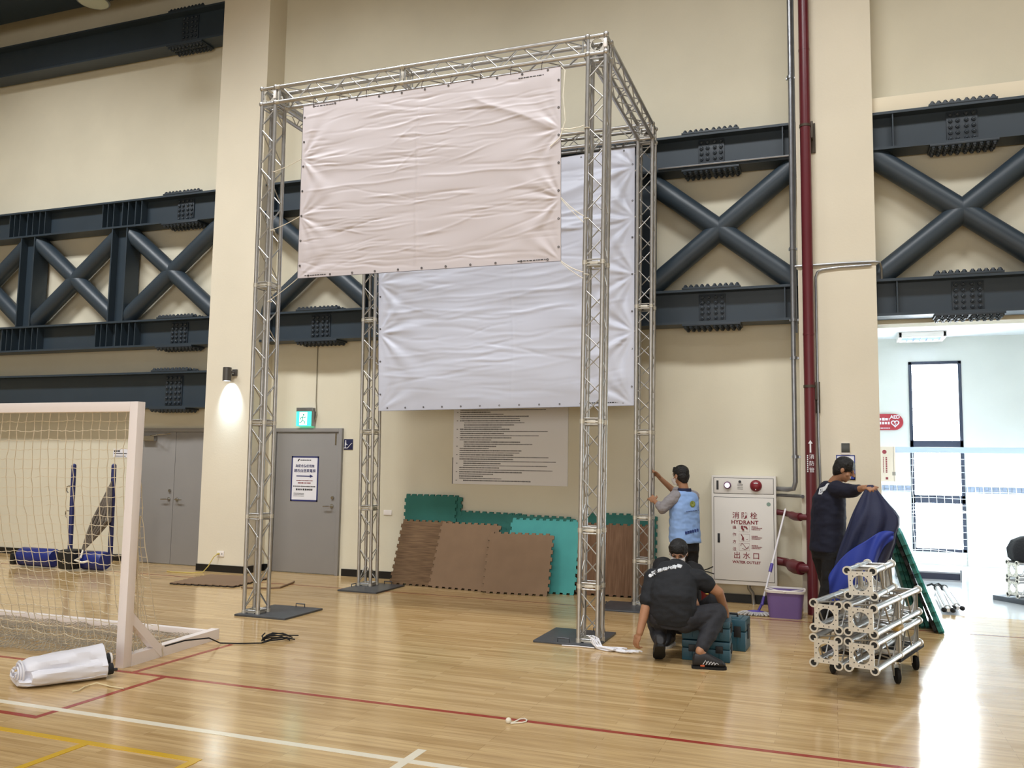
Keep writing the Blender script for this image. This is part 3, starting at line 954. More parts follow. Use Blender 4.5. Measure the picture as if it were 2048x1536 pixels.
def loft(m, rings, cap0=True, cap1=True):
    V = [[m.bm.verts.new(p) for p in r] for r in rings]
    n = len(V[0])
    for a, b in zip(V, V[1:]):
        for i in range(n):
            m._f([a[i], a[(i + 1) % n], b[(i + 1) % n], b[i]])
    if cap0: m._f(V[0][::-1])
    if cap1: m._f(V[-1])


m = MB()
loft(m, [rrect(bx, by, 0.0, 0.33, 0.25, 0.04), rrect(bx, by, 0.03, 0.34, 0.26, 0.05), rrect(bx, by, 0.285, 0.395, 0.3, 0.06), rrect(bx, by, 0.285, 0.385, 0.29, 0.06), rrect(bx, by, 0.05, 0.33, 0.25, 0.05)])
m.build('tub', M_PURP, t)
m = MB()
loft(m, [rrect(bx, by, z, w_, d_, 0.065) for z, w_, d_ in ((0.275, 0.4, 0.305), (0.27, 0.42, 0.325), (0.295, 0.425, 0.33), (0.302, 0.415, 0.32), (0.3, 0.385, 0.29), (0.285, 0.384, 0.289))], False, False)
m.build('rim', M_WHITE, t)
m = MB(); m.path([(bx - 0.2, by, 0.29), (bx - 0.19, by - 0.08, 0.31), (bx, by - 0.168, 0.287), (bx + 0.19, by - 0.08, 0.31), (bx + 0.2, by, 0.29)], 0.006, n=6); m.build('carry_handle', M_WHITE, t)
p0, p1 = at(1571, 1018, 10.62), at(1525, 1205, 10.12)
t = thing('floor_mop', 'flat mop with a white handle leaning on the hydrant cabinet', 'mop', (p1.x, p1.y, 0))
m = MB(); m.tube(p1, p0, 0.0115, n=12); m.build('handle', mat('white_handle', 'dcd9dc', 0.3), t)
q = p1.lerp(p0, 0.36); d = (p0 - p1).normalized() * 0.05
m = MB(); m.tube(q - d, q + d, 0.019, n=14); m.tube(p1 - d * 0.6, p1 + d * 1.4, 0.018, 0.014, n=14); m.build('grip_collar', mat('violet_plastic', '55479c', 0.35), t)
hd = Vector((p1.x - 0.07, p1.y - 0.03, 0))
m = MB(); m.ell(hd + Vector((0, 0, 0.035)), (0.1, 0.05, 0.02)); m.tube(hd + Vector((0.02, 0.01, 0.03)), p1, 0.014, n=10); m.build('mop_plate', mat('violet_plastic', '55479c', 0.35), t)
m = MB()
for i in range(46):
    a = 2 * PI * i / 46
    rr = random.uniform(0.75, 1.1)
    e = hd + Vector((0.19 * math.cos(a) * rr, 0.11 * math.sin(a) * rr, 0.008))
    m.path([hd + Vector((0.08 * math.cos(a), 0.04 * math.sin(a), 0.034)), hd.lerp(e, 0.7) + Vector((0, 0, 0.026)), e], 0.009, n=5)
m.build('mop_strands', mat('grey_cotton', 'b5b2b0', 0.9), t)

# ------------------------------------------------------------------ aluminium tower
SQ, RT = 0.1734, 0.0215


def truss_parts(root, name, P0, P1, xdir, joints, label=None, ends=True, plates=False, rt=RT, sq=SQ):
    """a square lattice truss from P0 to P1: bracing mesh with tube / joint children"""
    P0, P1 = Vector(P0), Vector(P1)
    L = (P1 - P0).length
    w = (P1 - P0) / L
    u = Vector(xdir); u = (u - w * u.dot(w)).normalized()
    v = w.cross(u)
    Q = lambda a, b, z: P0 + u * a + v * b + w * z
    h = sq / 2
    cor = [(-h, -h), (h, -h), (h, h), (-h, h)]
    stops = [0.0] + list(joints) + [L]
    m = MB()
    for a, b in zip(stops, stops[1:]):
        n = max(2, round((b - a - 0.05) / 0.215))
        zs = [a + 0.03 + (b - a - 0.06) * i / n for i in range(n + 1)]
        for f_ in range(4):
            c0, c1 = cor[f_], cor[(f_ + 1) % 4]
            fl_ = f_ % 2
            for i in range(n):
                s, e = (c0, c1) if (i + fl_) % 2 == 0 else (c1, c0)
                k0, k1 = zs[i] + 0.018, zs[i + 1] - 0.018
                m.tube(Q(*s, k0), Q(*e, k1), 0.0062, n=6, cap=False)
            for z in (a + 0.028, b - 0.028):
                if z > 0.05 or ends:
                    m.tube(Q(*c0, z), Q(*c1, z), 0.0075, n=6, cap=False)
    br = m.build(name, M_ALU_ROD, root)
    for c in cor:
        m = MB(); m.pipe(Q(*c, 0), Q(*c, L), rt, rt * 0.72, 18); m.build('tube', M_ALU, br)
    for z in joints + ([0.012] if ends else []):
        m = MB()
        for c in cor:
            m.tube(Q(*c, z - 0.02), Q(*c, z - 0.002), rt + 0.004, n=18)
            m.tube(Q(*c, z + 0.002), Q(*c, z + 0.02), rt + 0.004, n=18)
            m.tube(Q(*c, z - 0.005), Q(*c, z + 0.005), rt + 0.001, n=18)
        for f_ in range(4):
            c0, c1 = cor[f_], cor[(f_ + 1) % 4]
            k = [Q(c0[0] * 1.0, c0[1] * 1.0, z), Q(c1[0], c1[1], z)]
            ctr = (k[0] + k[1]) / 2
            ax = (k[1] - k[0]).normalized()
            inn = (Q(0, 0, z) - ctr).normalized()
            R = Matrix((ax, inn, w)).transposed().to_4x4()
            m.box(ctr + inn * 0.012, (sq - 0.03, 0.03, 0.012), 0.002, R)
            m.box(ctr + inn * 0.006, (sq * 0.45, 0.012, 0.03), 0.002, R)
        m.build('joint_flange', M_ALU_PLATE, br)
    return br


def end_plate_outline(h, r, hole):
    pass


TZ0, TZ1 = 0.022, 5.518
COLS = {'FL': ((-5.723, 7.809), (-5.771, 7.805)), 'FR': ((-2.094, 7.809), (-2.046, 7.809)), 'BL': ((-5.723, 10.155), (-5.771, 10.09)), 'BR': ((-2.094, 10.155), (-2.046, 10.09))}
tower = thing('truss_tower', 'tall open box tower of square aluminium truss standing on four dark base plates', 'truss tower', (-3.9, 8.98, 0))
PLATES = {'FL': (-5.86, -5.24, 7.63, 8.33), 'FR': (-2.59, -1.985, 7.65, 8.35), 'BL': (-5.85, -5.30, 9.62, 10.38), 'BR': (-2.52, -1.96, 9.63, 10.28)}
tops = {}
for k, (b, tp) in COLS.items():
    x0, x1, y0, y1 = PLATES[k]
    m = MB(); m.mm((x0, y0, 0), (x1, y1, 0.02), 0.004)
    bp = m.build('base_plate', M_BASE, tower)
    for hx, hy, r in (((x0 + x1) / 2 + 0.05, y1 - 0.04, 0), (x0 + 0.04, (y0 + y1) / 2 - 0.05, 1)) if k != 'FR' else (((x0 + 0.28), y0 + 0.03, 0), (x0 + 0.45, y1 - 0.05, 0)):
        m = MB()
        a = Vector((0.055, 0, 0)) if r == 0 else Vector((0, 0.055, 0))
        c = Vector((hx, hy, 0.02))
        m.path([c - a, c - a + Vector((0, 0, 0.035)), c + a + Vector((0, 0, 0.035)), c + a], 0.006, n=8)
        m.build('lifting_handle', M_BASE, bp)
    js = [0.498, 0.998, 1.99, 3.48] if k in ('FR', 'BR') else [0.998, 1.99, 3.48]
    truss_parts(tower, 'column', (*b, TZ0), (*tp, TZ1), (1, 0, 0), js)
    tops[k] = Vector((*tp, 0))

# corner blocks
CB0, CB1 = TZ1, 5.725
for k, c in tops.items():
    h = SQ / 2
    zc = (CB0 + CB1) / 2
    m = MB()
    zz = (CB0 + 0.016, CB1 - 0.016)
    for sx in (-1, 1):
        for sy in (-1, 1):
            m.tube((c.x + sx * h, c.y + sy * h, CB0), (c.x + sx * h, c.y + sy * h, CB1), 0.0175, n=16)
    for z in zz:
        for s in (-1, 1):
            m.tube((c.x - h - 0.02, c.y + s * h, z), (c.x + h + 0.02, c.y + s * h, z), 0.0175, n=16)
            m.tube((c.x + s * h, c.y - h - 0.02, z), (c.x + s * h, c.y + h + 0.02, z), 0.0175, n=16)
            for s2 in (-1, 1):
                m.ell((c.x + s * (h + 0.004), c.y + s2 * (h + 0.004), z), 0.029, seg=16, rings=10)
    bl = m.build('corner_block', M_ALU, tower)
    m = MB()   # perforated side plates around a round hole
    for ax in (Vector((1, 0, 0)), Vector((-1, 0, 0)), Vector((0, -1, 0)), Vector((0, 1, 0))):
        uu = Vector((-ax.y, ax.x, 0)); vv = Vector((0, 0, 1))
        ctr = Vector((c.x, c.y, zc)) + ax * h
        n = 32
        outer, inner = [], []
        for i in range(n):
            a = 2 * PI * i / n
            ca, sa = math.cos(a), math.sin(a)
            s = (h - 0.008) / max(abs(ca), abs(sa))
            outer.append(ctr + uu * ca * s + vv * sa * s)
            inner.append(ctr + uu * ca * 0.058 + vv * sa * 0.058)
        for off in (0.004, -0.004):
            A = [m.bm.verts.new(p + ax * off) for p in outer]; B = [m.bm.verts.new(p + ax * off) for p in inner]
            for i in range(n):
                m._f([A[i], A[(i + 1) % n], B[(i + 1) % n], B[i]])
        for i in range(8):
            a = 2 * PI * (i + 0.5) / 8
            m.mi = 1
            p = ctr + uu * math.cos(a) * 0.072 + vv * math.sin(a) * 0.072
            m.tube(p + ax * 0.003, p + ax * 0.0055, 0.005, n=8)
            m.mi = 0
    m.build('perforated_plate', [M_ALU_PLATE, M_BLACK], bl)
    m = MB()
    m.mm((c.x - 0.03, c.y + 0.02, zc - 0.06), (c.x + 0.05, c.y + 0.06, zc + 0.02), 0.01); m.tube((c.x + 0.03, c.y - 0.03, zc + 0.025), (c.x - 0.03, c.y + 0.06, zc + 0.03), 0.016, n=12); m.tube((c.x - 0.02, c.y - 0.02, zc - 0.03), (c.x - 0.02, c.y + 0.03, zc - 0.03), 0.02, n=12)
    m.build('coupler', M_CHROME, bl)
    if k in ('FR', 'BR', 'FL'):
        m = MB()
        lx = c.x + h + 0.002
        m.mm((lx - 0.02, c.y - h - 0.022, CB0 + 0.06), (lx + 0.012, c.y - h + 0.016, CB1 - 0.06), 0.004)
        m.build('white_tag', M_WHITE, bl)
zc = (CB0 + CB1) / 2
for a, b, j in (('FL', 'FR', [1.535]), ('BL', 'BR', [1.535]), ('FL', 'BL', []), ('FR', 'BR', [])):
    pa, pb = tops[a] + Vector((0, 0, zc)), tops[b] + Vector((0, 0, zc))
    d = (pb - pa).normalized() * (SQ / 2 + 0.024)
    truss_parts(tower, 'top_beam', pa + d, pb - d, (0, 0, 1), j, ends=True)


# ------------------------------------------------------------------ banners
def banner(name, label, c4, seed, creases, ties, mat_, group, amp=0.012, hole_rows=11, marks=()):
    """c4: TL, TR, BR, BL corners; cloth hangs with creases and tie points"""
    TL, TR, BR, BL = [Vector(p) for p in c4]
    r = np.random.default_rng(seed)
    nu, nv = 280, 200
    u = np.linspace(0, 1, nu)[None, :] * np.ones((nv, 1))
    v = np.linspace(0, 1, nv)[:, None] * np.ones((1, nu))
    asp = (TR - TL).length / (BL - TL).length
    D = np.zeros((nv, nu))
    for _ in range(16):                        # soft swells
        fu, fv, ph = r.uniform(-3, 3), r.uniform(2, 9), r.uniform(0, 6.28)
        D += amp * 0.05 * np.sin(2 * PI * (fu * u + fv * v) / 1.0 + ph)
    for _ in range(170):                       # short mostly level wrinkles
        cu, cv, ln, an = r.uniform(0, 1), r.uniform(0.03, 0.97), r.uniform(0.05, 0.26), r.normal(-0.03, 0.09)
        wd = r.uniform(0.003, 0.008)
        x, y = (u - cu) * asp, (v - cv)
        a = x * math.cos(an) + y * math.sin(an); b = -x * math.sin(an) + y * math.cos(an)
        b = b + 0.004 * np.sin(a * r.uniform(10, 30) + r.uniform(0, 6))
        D += r.choice([-1, 1]) * r.uniform(0.15, 0.5) * amp * np.exp(-(a / ln) ** 2) * np.exp(-(b / wd) ** 2)
    for (u0, v0, u1, v1, h, wd) in creases:    # sharp fold lines
        x, y = u * asp, v
        ax, ay, bx, by = u0 * asp, v0, u1 * asp, v1
        L = math.hypot(bx - ax, by - ay)
        s = ((x - ax) * (bx - ax) + (y - ay) * (by - ay)) / L
        d = ((x - ax) * (by - ay) - (y - ay) * (bx - ax)) / L
        d = d + 0.004 * np.sin(s * 17 + u0 * 9)
        env = 1 / (1 + np.exp(-(s - 0.02) / 0.02)) / (1 + np.exp((s - L + 0.02) / 0.02))
        D += 0.6 * h * env * np.exp(-np.abs(d / wd) ** 1.4)
    for (tu, tv, st) in ties:                  # tension folds fanning from a tie point
        x, y = (u - tu) * asp, (v - tv)
        ds = np.hypot(x, y) + 1e-4
        ang = np.arctan2(y, np.abs(x))
        ph = r.uniform(0, 6.28)
        fan = np.sin(ang * r.uniform(7, 9) + ph) + 0.6 * np.sin(ang * 15 + ph * 2)
        D += 0.42 * st * amp * fan * np.exp(-ds / 0.2) * np.minimum(1, ds / 0.06)
    edge = np.minimum(np.minimum(u, 1 - u) * asp, np.minimum(v, 1 - v))
    D *= np.clip(edge / 0.05, 0.15, 1)
    nrm = (TR - TL).cross(BL - TL).normalized()
    if nrm.y > 0: nrm = -nrm
    sagu = 0.006
    t = thing(name, label, 'banner', (TL + TR) / 2 * 0.5 + (BL + BR) / 2 * 0.5, group)
    m = MB()
    V = []
    for j in range(nv):
        vv = j / (nv - 1)
        A, B = TL.lerp(BL, vv), TR.lerp(BR, vv)
        V.append([m.bm.verts.new(A.lerp(B, i / (nu - 1)) + nrm * float(D[j, i])) for i in range(nu)])
    for j in range(nv - 1):
        for i in range(nu - 1):
            m._f([V[j][i], V[j][i + 1], V[j + 1][i + 1], V[j + 1][i]])
    cl = m.build('cloth', mat_, t, sharp=180)
    m = MB()                                   # dark edging cord
    E = lambda uu, vv: TL.lerp(BL, vv).lerp(TR.lerp(BR, vv), uu) + nrm * 0.001
    m.path([E(0, 0), E(1, 0), E(1, 1), E(0, 1)], 0.0035, n=5, closed=True)
    m.build('hem_edge', mat('hem_grey', '77757a', 0.6), cl)
    spots_ = [((i + 0.5) / hole_rows, vv) for i in range(hole_rows) for vv in (0.012, 0.988)] + [(uu, (i + 0.5) / 7) for i in range(7) for uu in (0.008, 0.992)]
    for uu, vv in spots_:
        m = MB()
        m.pipe(E(uu, vv), E(uu, vv) + nrm * 0.003, 0.0115, 0.005, 12)
        m.build('eyelet', mat('eyelet_metal', '6e6c6d', 0.35, 0.7), cl)
    m = MB()
    for (u0, u1, vv) in marks:
        x = u0
        while x < u1:
            w_ = random.uniform(0.004, 0.012)
            p, q = E(x, vv), E(min(x + w_, u1), vv)
            m.prism([p, q, q + (BL - TL) * 0.004, p + (BL - TL) * 0.004], nrm * 0.002)
            x += w_ * 1.3
    if marks:
        m.build('edge_print', M_BLACK_INK, cl)
    return t, E


def sag(p, q, s, n=8):
    p, q = Vector(p), Vector(q)
    return [p.lerp(q, i / n) + Vector((0, 0, -s * 4 * (i / n) * (1 - i / n))) for i in range(n + 1)]


M_BAN1 = mat('white_banner_vinyl', 'cdc6c9', 0.5, var=0.012, scale=2)
M_BAN2 = mat('cool_white_banner_vinyl', 'c6cad8', 0.45, var=0.012, scale=2)
YB1 = 7.695
c4 = [at(607, 212, YB1), at(1122, 132, YB1), at(1122, 522, YB1), at(595, 557, YB1)]
b1, E1 = banner('blank_banner', 'blank white banner hung high on the front face of the tower', c4, 11,
                [(0.475, 0.09, 0.475, 0.98, 0.012, 0.008), (0.02, 0.5, 0.47, 0.495, 0.009, 0.006), (0.485, 0.49, 0.98, 0.51, 0.010, 0.006), (0.03, 0.735, 0.5, 0.73, 0.005, 0.006),
                 (0.68, 0.1, 0.985, 0.32, 0.022, 0.02), (0.5, 0.82, 0.72, 0.72, 0.007, 0.006), (0.38, 0.46, 0.48, 0.33, 0.008, 0.006), (0.37, 0.3, 0.47, 0.2, 0.007, 0.006)],
                [(0, 0.31, 1.6), (0, 0.645, 1.6), (0, 1, 1.2), (1, 0.325, 1.4), (1, 0.68, 1.8), (1, 1, 1.4)], M_BAN1, 'blank banners on the tower',
                marks=((0.05, 0.13, 0.012), (0.85, 0.94, 0.03), (0.85, 0.95, 0.985), (0.03, 0.12, 0.985)))
def tie(parent, *paths):
    m = MB()
    for pts, r in paths: m.path(pts, r, n=5)
    m.build('tie_cord', M_ROPE, parent)


circ = lambda x, y, z, r=0.026: [(x + r * math.cos(i * PI / 6), y + r * math.sin(i * PI / 6), z) for i in range(13)]
for vv, dz in ((0.31, -0.105), (0.645, -0.12), (1.0, -0.225)):
    p = E1(0, vv)
    tie(b1, (sag(p, (-5.66, 7.70, p.z + dz), 0.01), 0.0045), (circ(-5.655, 7.722, p.z + dz), 0.004))
for vv, dz in ((0.325, -0.0), (0.68, -0.2), (1.0, -0.12)):
    p = E1(1, vv)
    tie(b1, (sag(p, (-2.155, 7.69, p.z + dz), 0.015), 0.0045), (sag(p + Vector((0, 0, -0.012)), (-2.155, 7.69, p.z + dz - 0.06), 0.01), 0.0035), (circ(-2.137, 7.722, p.z + dz - 0.02), 0.004))
p = E1(1, 0)
tie(b1, ([p, p + Vector((0.04, 0, -0.05)), p + Vector((0.025, 0, -0.3)), p + Vector((0.05, 0, -0.55)), p + Vector((0.0, -0.01, -0.72)), p + Vector((-0.1, -0.015, -0.8))], 0.005))
for i in range(9):
    p = E1((i + 0.4) / 9, 0.0)
    m = MB(); m.path([p + Vector((0, 0.0, -0.01)), p + Vector((0, -0.008, 0.02)), p + Vector((0.005, -0.004, 0.07)), p + Vector((0.004, 0.03, 0.075))], 0.0035, n=5)
    m.build('cable_tie', mat('dark_cable_tie', '4a3c38', 0.6), b1)

YB2 = 10.055
c4 = [at(757, 372, YB2), at(1270, 292, YB2), at(1268, 811, YB2), at(757, 822, YB2)]
b2, E2 = banner('blank_banner', 'bigger blank white banner hung on the rear face of the tower', c4, 23,
                [(0.02, 0.53, 0.99, 0.53, 0.012, 0.006), (0.02, 0.765, 0.99, 0.765, 0.012, 0.005), (0.55, 0.02, 0.55, 0.98, 0.004, 0.006), (0.6, 0.17, 0.98, 0.1, 0.025, 0.02), (0.55, 0.3, 0.98, 0.27, 0.02, 0.015), (0.02, 0.29, 0.99, 0.27, 0.008, 0.006)],
                [(0, 0.44, 2.0), (0, 0.66, 2.4), (0, 1, 1.6), (1, 0.08, 2.6), (1, 0.28, 2.6), (1, 0.5, 2.8), (1, 0.72, 3.0), (1, 1, 2.2)], M_BAN2, 'blank banners on the tower', amp=0.016, hole_rows=13,
                marks=((0.84, 0.95, 0.985), (0.03, 0.1, 0.012)))
for vv in (0.1, 0.28, 0.5, 0.72, 0.98):
    p = E2(1, vv)
    tie(b2, (sag(p, (-2.16, 10.04, p.z + 0.02), 0.004), 0.0045))
for vv in (0.44, 0.66, 0.98):
    p = E2(0, vv)
    tie(b2, (sag(p, (-5.66, 10.05, p.z - 0.02), 0.004), 0.0045))
for i in range(12):
    p = E2((i + 0.5) / 12, 0.0)
    m = MB(); m.path([p, p + Vector((0, -0.008, 0.03)), p + Vector((0.004, -0.005, 0.08)), p + Vector((0.004, 0.03, 0.085))], 0.0035, n=5)
    m.build('cable_tie', mat('dark_cable_tie', '4a3c38', 0.6), b2)

# white cord tangle at the front right base plate
m = MB()
r0 = random.Random(4)
for k in range(16):
    x0 = -2.03 + r0.uniform(-0.015, 0.03)
    ln = r0.uniform(0.16, 0.38)
    am, ph = r0.uniform(0.015, 0.05), r0.uniform(0, 6)
    pts = []
    for i in range(15):
        tt = i / 14
        pts.append((x0 + ln * tt + 0.012 * math.sin(9 * tt + ph), 7.615 - 0.05 * tt + am * math.sin(5 * tt + ph) * (0.3 + tt), 0.008 + 0.0015 * k + (0.11 - 0.006 * k) * math.exp(-((tt - 0.03) / 0.11) ** 2)))
    m.path(pts, 0.0062, n=6)
for k in range(4):
    cx_, cy_2 = -1.78 + 0.05 * k, 7.575 + r0.uniform(-0.03, 0.03)
    m.path([(cx_ + 0.06 * math.cos(q), cy_2 + 0.03 * math.sin(q), 0.01 + 0.004 * k) for q in [i * PI / 7 for i in range(13)]], 0.0062, n=6)
m.path([(-2.0, 7.6, 0.01), (-2.15, 7.62, 0.008), (-2.3, 7.6, 0.008)], 0.005, n=6)
tag(m.build('cord_tangle', mat('bright_white_webbing', 'eeeef4', 0.7), origin=(-1.9, 7.6, 0)), 'heap of white cord at the corner of the front right base plate', 'cord')


# ------------------------------------------------------------------ puzzle mats
def mat_mesh(w, h, t=0.024, tooth=None, face=None, side=None, corner=0.0):
    """interlocking foam mat standing in the XZ plane, bottom edge at z=0, thickness toward +Y"""
    m = MB()
    n = max(6, round(w / 0.1)); k = max(6, round(h / 0.1)); d = 0.022
    pts = []
    def side_pts(p, q, n, out):
        p, q, out = Vector(p), Vector(q), Vector(out)
        r = []
        for i in range(n):
            s = (q - p) / n
            a = p + s * i
            r += [a + s * 0.0, a + s * 0.5 * 0.9, a + s * 0.5 * 0.9 + out * d + s * -0.03, a + s * 0.95 + out * d + s * 0.0]
        return r
    zb = d
    pts += side_pts((-w / 2 + d, 0, zb), (w / 2 - d, 0, zb), n, (0, 0, -1))
    pts += side_pts((w / 2 - d, 0, zb), (w / 2 - d, 0, h - d), k, (1, 0, 0))
    pts += side_pts((w / 2 - d, 0, h - d), (-w / 2 + d, 0, h - d), n, (0, 0, 1))
    pts += side_pts((-w / 2 + d, 0, h - d), (-w / 2 + d, 0, zb), k, (-1, 0, 0))
    a = [m.bm.verts.new(p) for p in pts]
    b = [m.bm.verts.new(p + Vector((0, t * 0.35, 0))) for p in pts]
    c = [m.bm.verts.new(p + Vector((0, t, 0))) for p in pts]
    m.mi = 0; m._f(a)
    N = len(pts)
    for i in range(N):
        m.mi = 0; m._f([a[i], a[(i + 1) % N], b[(i + 1) % N], b[i]])
        m.mi = 1; m._f([b[i], b[(i + 1) % N], c[(i + 1) % N], c[i]])
    m.mi = 1; m._f(c[::-1])
    return m


M_MATB = mat('brown_foam', '836a52', 0.85, var=0.05, scale=5, bump=0.08, bscale=160)
M_MATG = mat('grained_brown_foam', '7d6347', 0.85, c2='5a432d', scale=7, stretch=(0.6, 1, 9))
M_MATV = mat('upright_grained_brown_foam', '7d5f47', 0.85, c2='61452f', scale=6, stretch=(9, 1, 0.6))
M_TEAL = mat('teal_foam', '479d99', 0.75, var=0.05, scale=5)
M_GREEN = mat('dark_green_foam', '2b6a60', 0.8, var=0.05, scale=5)
M_MDARK = mat('black_foam', '1d1c1b', 0.9)


def place_mat(name, label, w, h, loc, lean, yaw, mats, roll=0.0, group='foam mats leaning on the back wall', t=0.024):
    o = mat_mesh(w, h, t).build(name, mats)
    o.matrix_world = Matrix.Translation(loc) @ Matrix.Rotation(yaw, 4, 'Z') @ Matrix.Rotation(-lean, 4, 'X') @ Matrix.Rotation(roll, 4, 'Y')
    return tag(o, label, 'foam mat', group)


R_ = math.radians
# lean so the top rests near the wall
place_mat('foam_mat', 'dark green foam mat standing tallest at the left end of the leaning mats', 0.80, 1.19, (-5.20, 10.80, 0.002), R_(4.5), R_(-1), [M_GREEN, M_GREEN])
place_mat('foam_mat', 'green foam mat just behind the tallest mat, its toothed right edge showing', 0.80, 1.185, (-5.13, 10.83, 0.002), R_(4.0), R_(-1), [M_GREEN, M_GREEN])
place_mat('foam_mat', 'green foam mat whose long top edge shows right of the tallest mats', 0.95, 0.985, (-4.30, 10.775, 0.002), R_(7.2), 0, [M_GREEN, M_GREEN], R_(1.0))
place_mat('foam_mat', 'green foam mat showing a toothed top strip above the bright teal mat', 0.95, 0.965, (-3.62, 10.76, 0.002), R_(7.5), 0, [M_GREEN, M_GREEN], R_(1.0))
place_mat('foam_mat', 'bright teal foam mat standing right of the small plain brown mat', 0.96, 0.95, (-3.52, 10.60, 0.002), R_(16), R_(0), [M_TEAL, M_MDARK])
place_mat('foam_mat', 'brown foam mat with level wood grain at the far left of the leaning mats', 0.80, 0.90, (-5.19, 10.475, 0.002), R_(21), R_(-1.5), [M_MATG, M_MDARK])
place_mat('foam_mat', 'plain brown foam mat leaning between the grained mat and the small brown mat', 0.90, 0.895, (-4.545, 10.40, 0.002), R_(21), R_(-5), [M_MATB, M_MDARK])
place_mat('foam_mat', 'small plain brown foam mat leaning foremost in front of the bright teal mat', 0.87, 0.80, (-3.745, 10.32, 0.002), R_(22), R_(5), [M_MATB, M_MDARK])
place_mat('foam_mat', 'green foam mat showing as a strip behind the upright grained brown mat', 0.98, 1.02, (-2.56, 10.81, 0.002), R_(5), 0, [M_GREEN, M_GREEN])
place_mat('foam_mat', 'brown foam mat with upright wood grain behind the right rear column', 0.98, 0.90, (-2.585, 10.70, 0.002), R_(8.5), R_(0), [M_MATV, M_MDARK])

# mats lying flat near the left pillar
def flat_mat(label, w, h, loc, yaw, mats, z=0.001):
    o = mat_mesh(w, h, 0.022).build('foam_mat', mats)
    o.matrix_world = Matrix.Translation((loc[0], loc[1], z + 0.022)) @ Matrix.Rotation(yaw, 4, 'Z') @ Matrix.Rotation(-PI / 2, 4, 'X')
    return tag(o, label, 'foam mat', 'foam mats lying on the floor')


flat_mat('brown foam mat lying flat on the floor before the left pillar', 0.95, 0.95, (-7.62, 9.24, 0), R_(8), [M_MATB, M_MDARK])
m = MB()
for a, b in (((-7.1, 9.35), (-6.92, 9.75)), ((-6.98, 9.3), (-6.98, 9.36))):
    pass
m.path([(-7.05, 9.30, 0.012), (-6.72, 9.38, 0.012), (-6.62, 9.50, 0.012), (-6.74, 9.95, 0.012), (-6.78, 10.05, 0.012)], 0.012, n=6)
tag(m.build('foam_edge_strip', M_MATB, origin=(-6.75, 9.6, 0)), 'thin brown foam edge strip on the floor behind the front left column', 'foam strip')

# mats standing edge-on by the side room opening
def edge_mat(label, foot, tilt, yaw, mats, w=1.0, h=1.0, t=0.03):
    o = mat_mesh(w, h, t).build('foam_mat', mats)
    o.matrix_world = Matrix.Translation(foot) @ Matrix.Rotation(yaw, 4, 'Z') @ Matrix.Rotation(-tilt, 4, 'X') @ Matrix.Translation((0, 0, 0))
    return tag(o, label, 'foam mat', 'foam mats leaning by the side room opening')


R90 = PI / 2
place_mat('foam_mat', 'teal edged foam mat leaning outermost by the side room opening', 0.98, 1.03, (1.03, 10.2, 0.012), R_(20.5), R_(88), [M_TEAL, M_GREEN], group='foam mats leaning by the side room opening', t=0.055)
place_mat('foam_mat', 'dark foam mat on the underside of the teal edged outermost mat', 0.98, 1.0, (0.962, 10.21, 0.012), R_(20.5), R_(88), [M_MDARK, M_MDARK], group='foam mats leaning by the side room opening', t=0.03)
for i, lb in enumerate(('green toothed foam mat nearest the dark mat in the upright trio by the opening', 'green toothed foam mat in the middle of the upright trio by the opening', 'green toothed foam mat nearest the pillar in the upright trio by the opening')):
    place_mat('foam_mat', lb, 0.98, 0.98, (0.9 - 0.046 * i, 10.45, 0.01), R_(15.5 - 0.3 * i), R_(90), [M_GREEN, M_GREEN], group='foam mats leaning by the side room opening', t=0.036)

# ------------------------------------------------------------------ goal
goal = thing('handball_goal', 'white handball goal with a loose cord net at the left', 'goal', (-6.7, 5.95, 0))
M_GOAL = mat('white_goal_paint', 'f4ecea', 0.38)
GX0, GX1, GY = -8.32, -5.215, 5.38
for x, nm in ((GX1, 'goal_post'), (GX0, 'goal_post')):
    m = MB(); m.mm((x, GY, 0), (x + 0.08, GY + 0.08, 2.055), 0.004); m.build(nm, M_GOAL, goal)
m = MB(); m.mm((GX0 + 0.08, GY, 1.975), (GX1, GY + 0.08, 2.055), 0.004); m.build('crossbar', M_GOAL, goal)
for x, e in ((GX1 + 0.04, GX1 - 0.05), (GX0 + 0.04, GX0 + 0.1)):
    m = MB()
    p, q = Vector((x, GY + 0.08, 0.045)), Vector((e, 6.6, 0.045))
    d = (q - p).normalized(); n = Vector((0, 0, 1)).cross(d) * 0.04
    m.prism([p - n - Vector((0, 0, .045)), p + n - Vector((0, 0, .045)), p + n + Vector((0, 0, .045)), p - n + Vector((0, 0, .045))], q - p)
    m.build('side_base_bar', M_GOAL, goal)
    m = MB()
    m.prism([(x - 0.03, GY + 0.07, 0.42), (x + 0.03, GY + 0.07, 0.42), (x + 0.03, GY + 0.07, 0.33), (x - 0.03, GY + 0.07, 0.33)], (-0.012 if x > -7 else 0.012, 0.36, -0.33))
    m.build('corner_brace', M_GOAL, goal)
m = MB(); m.mm((GX0 + 0.1, 6.54, 0.0), (GX1 - 0.02, 6.6, 0.075), 0.004); m.build('rear_base_bar', M_GOAL, goal)
M_NET = mat('cream_net_cord', 'd9cdb4', 0.8)
rn = np.random.default_rng(5)
nc, nr = 34, 25


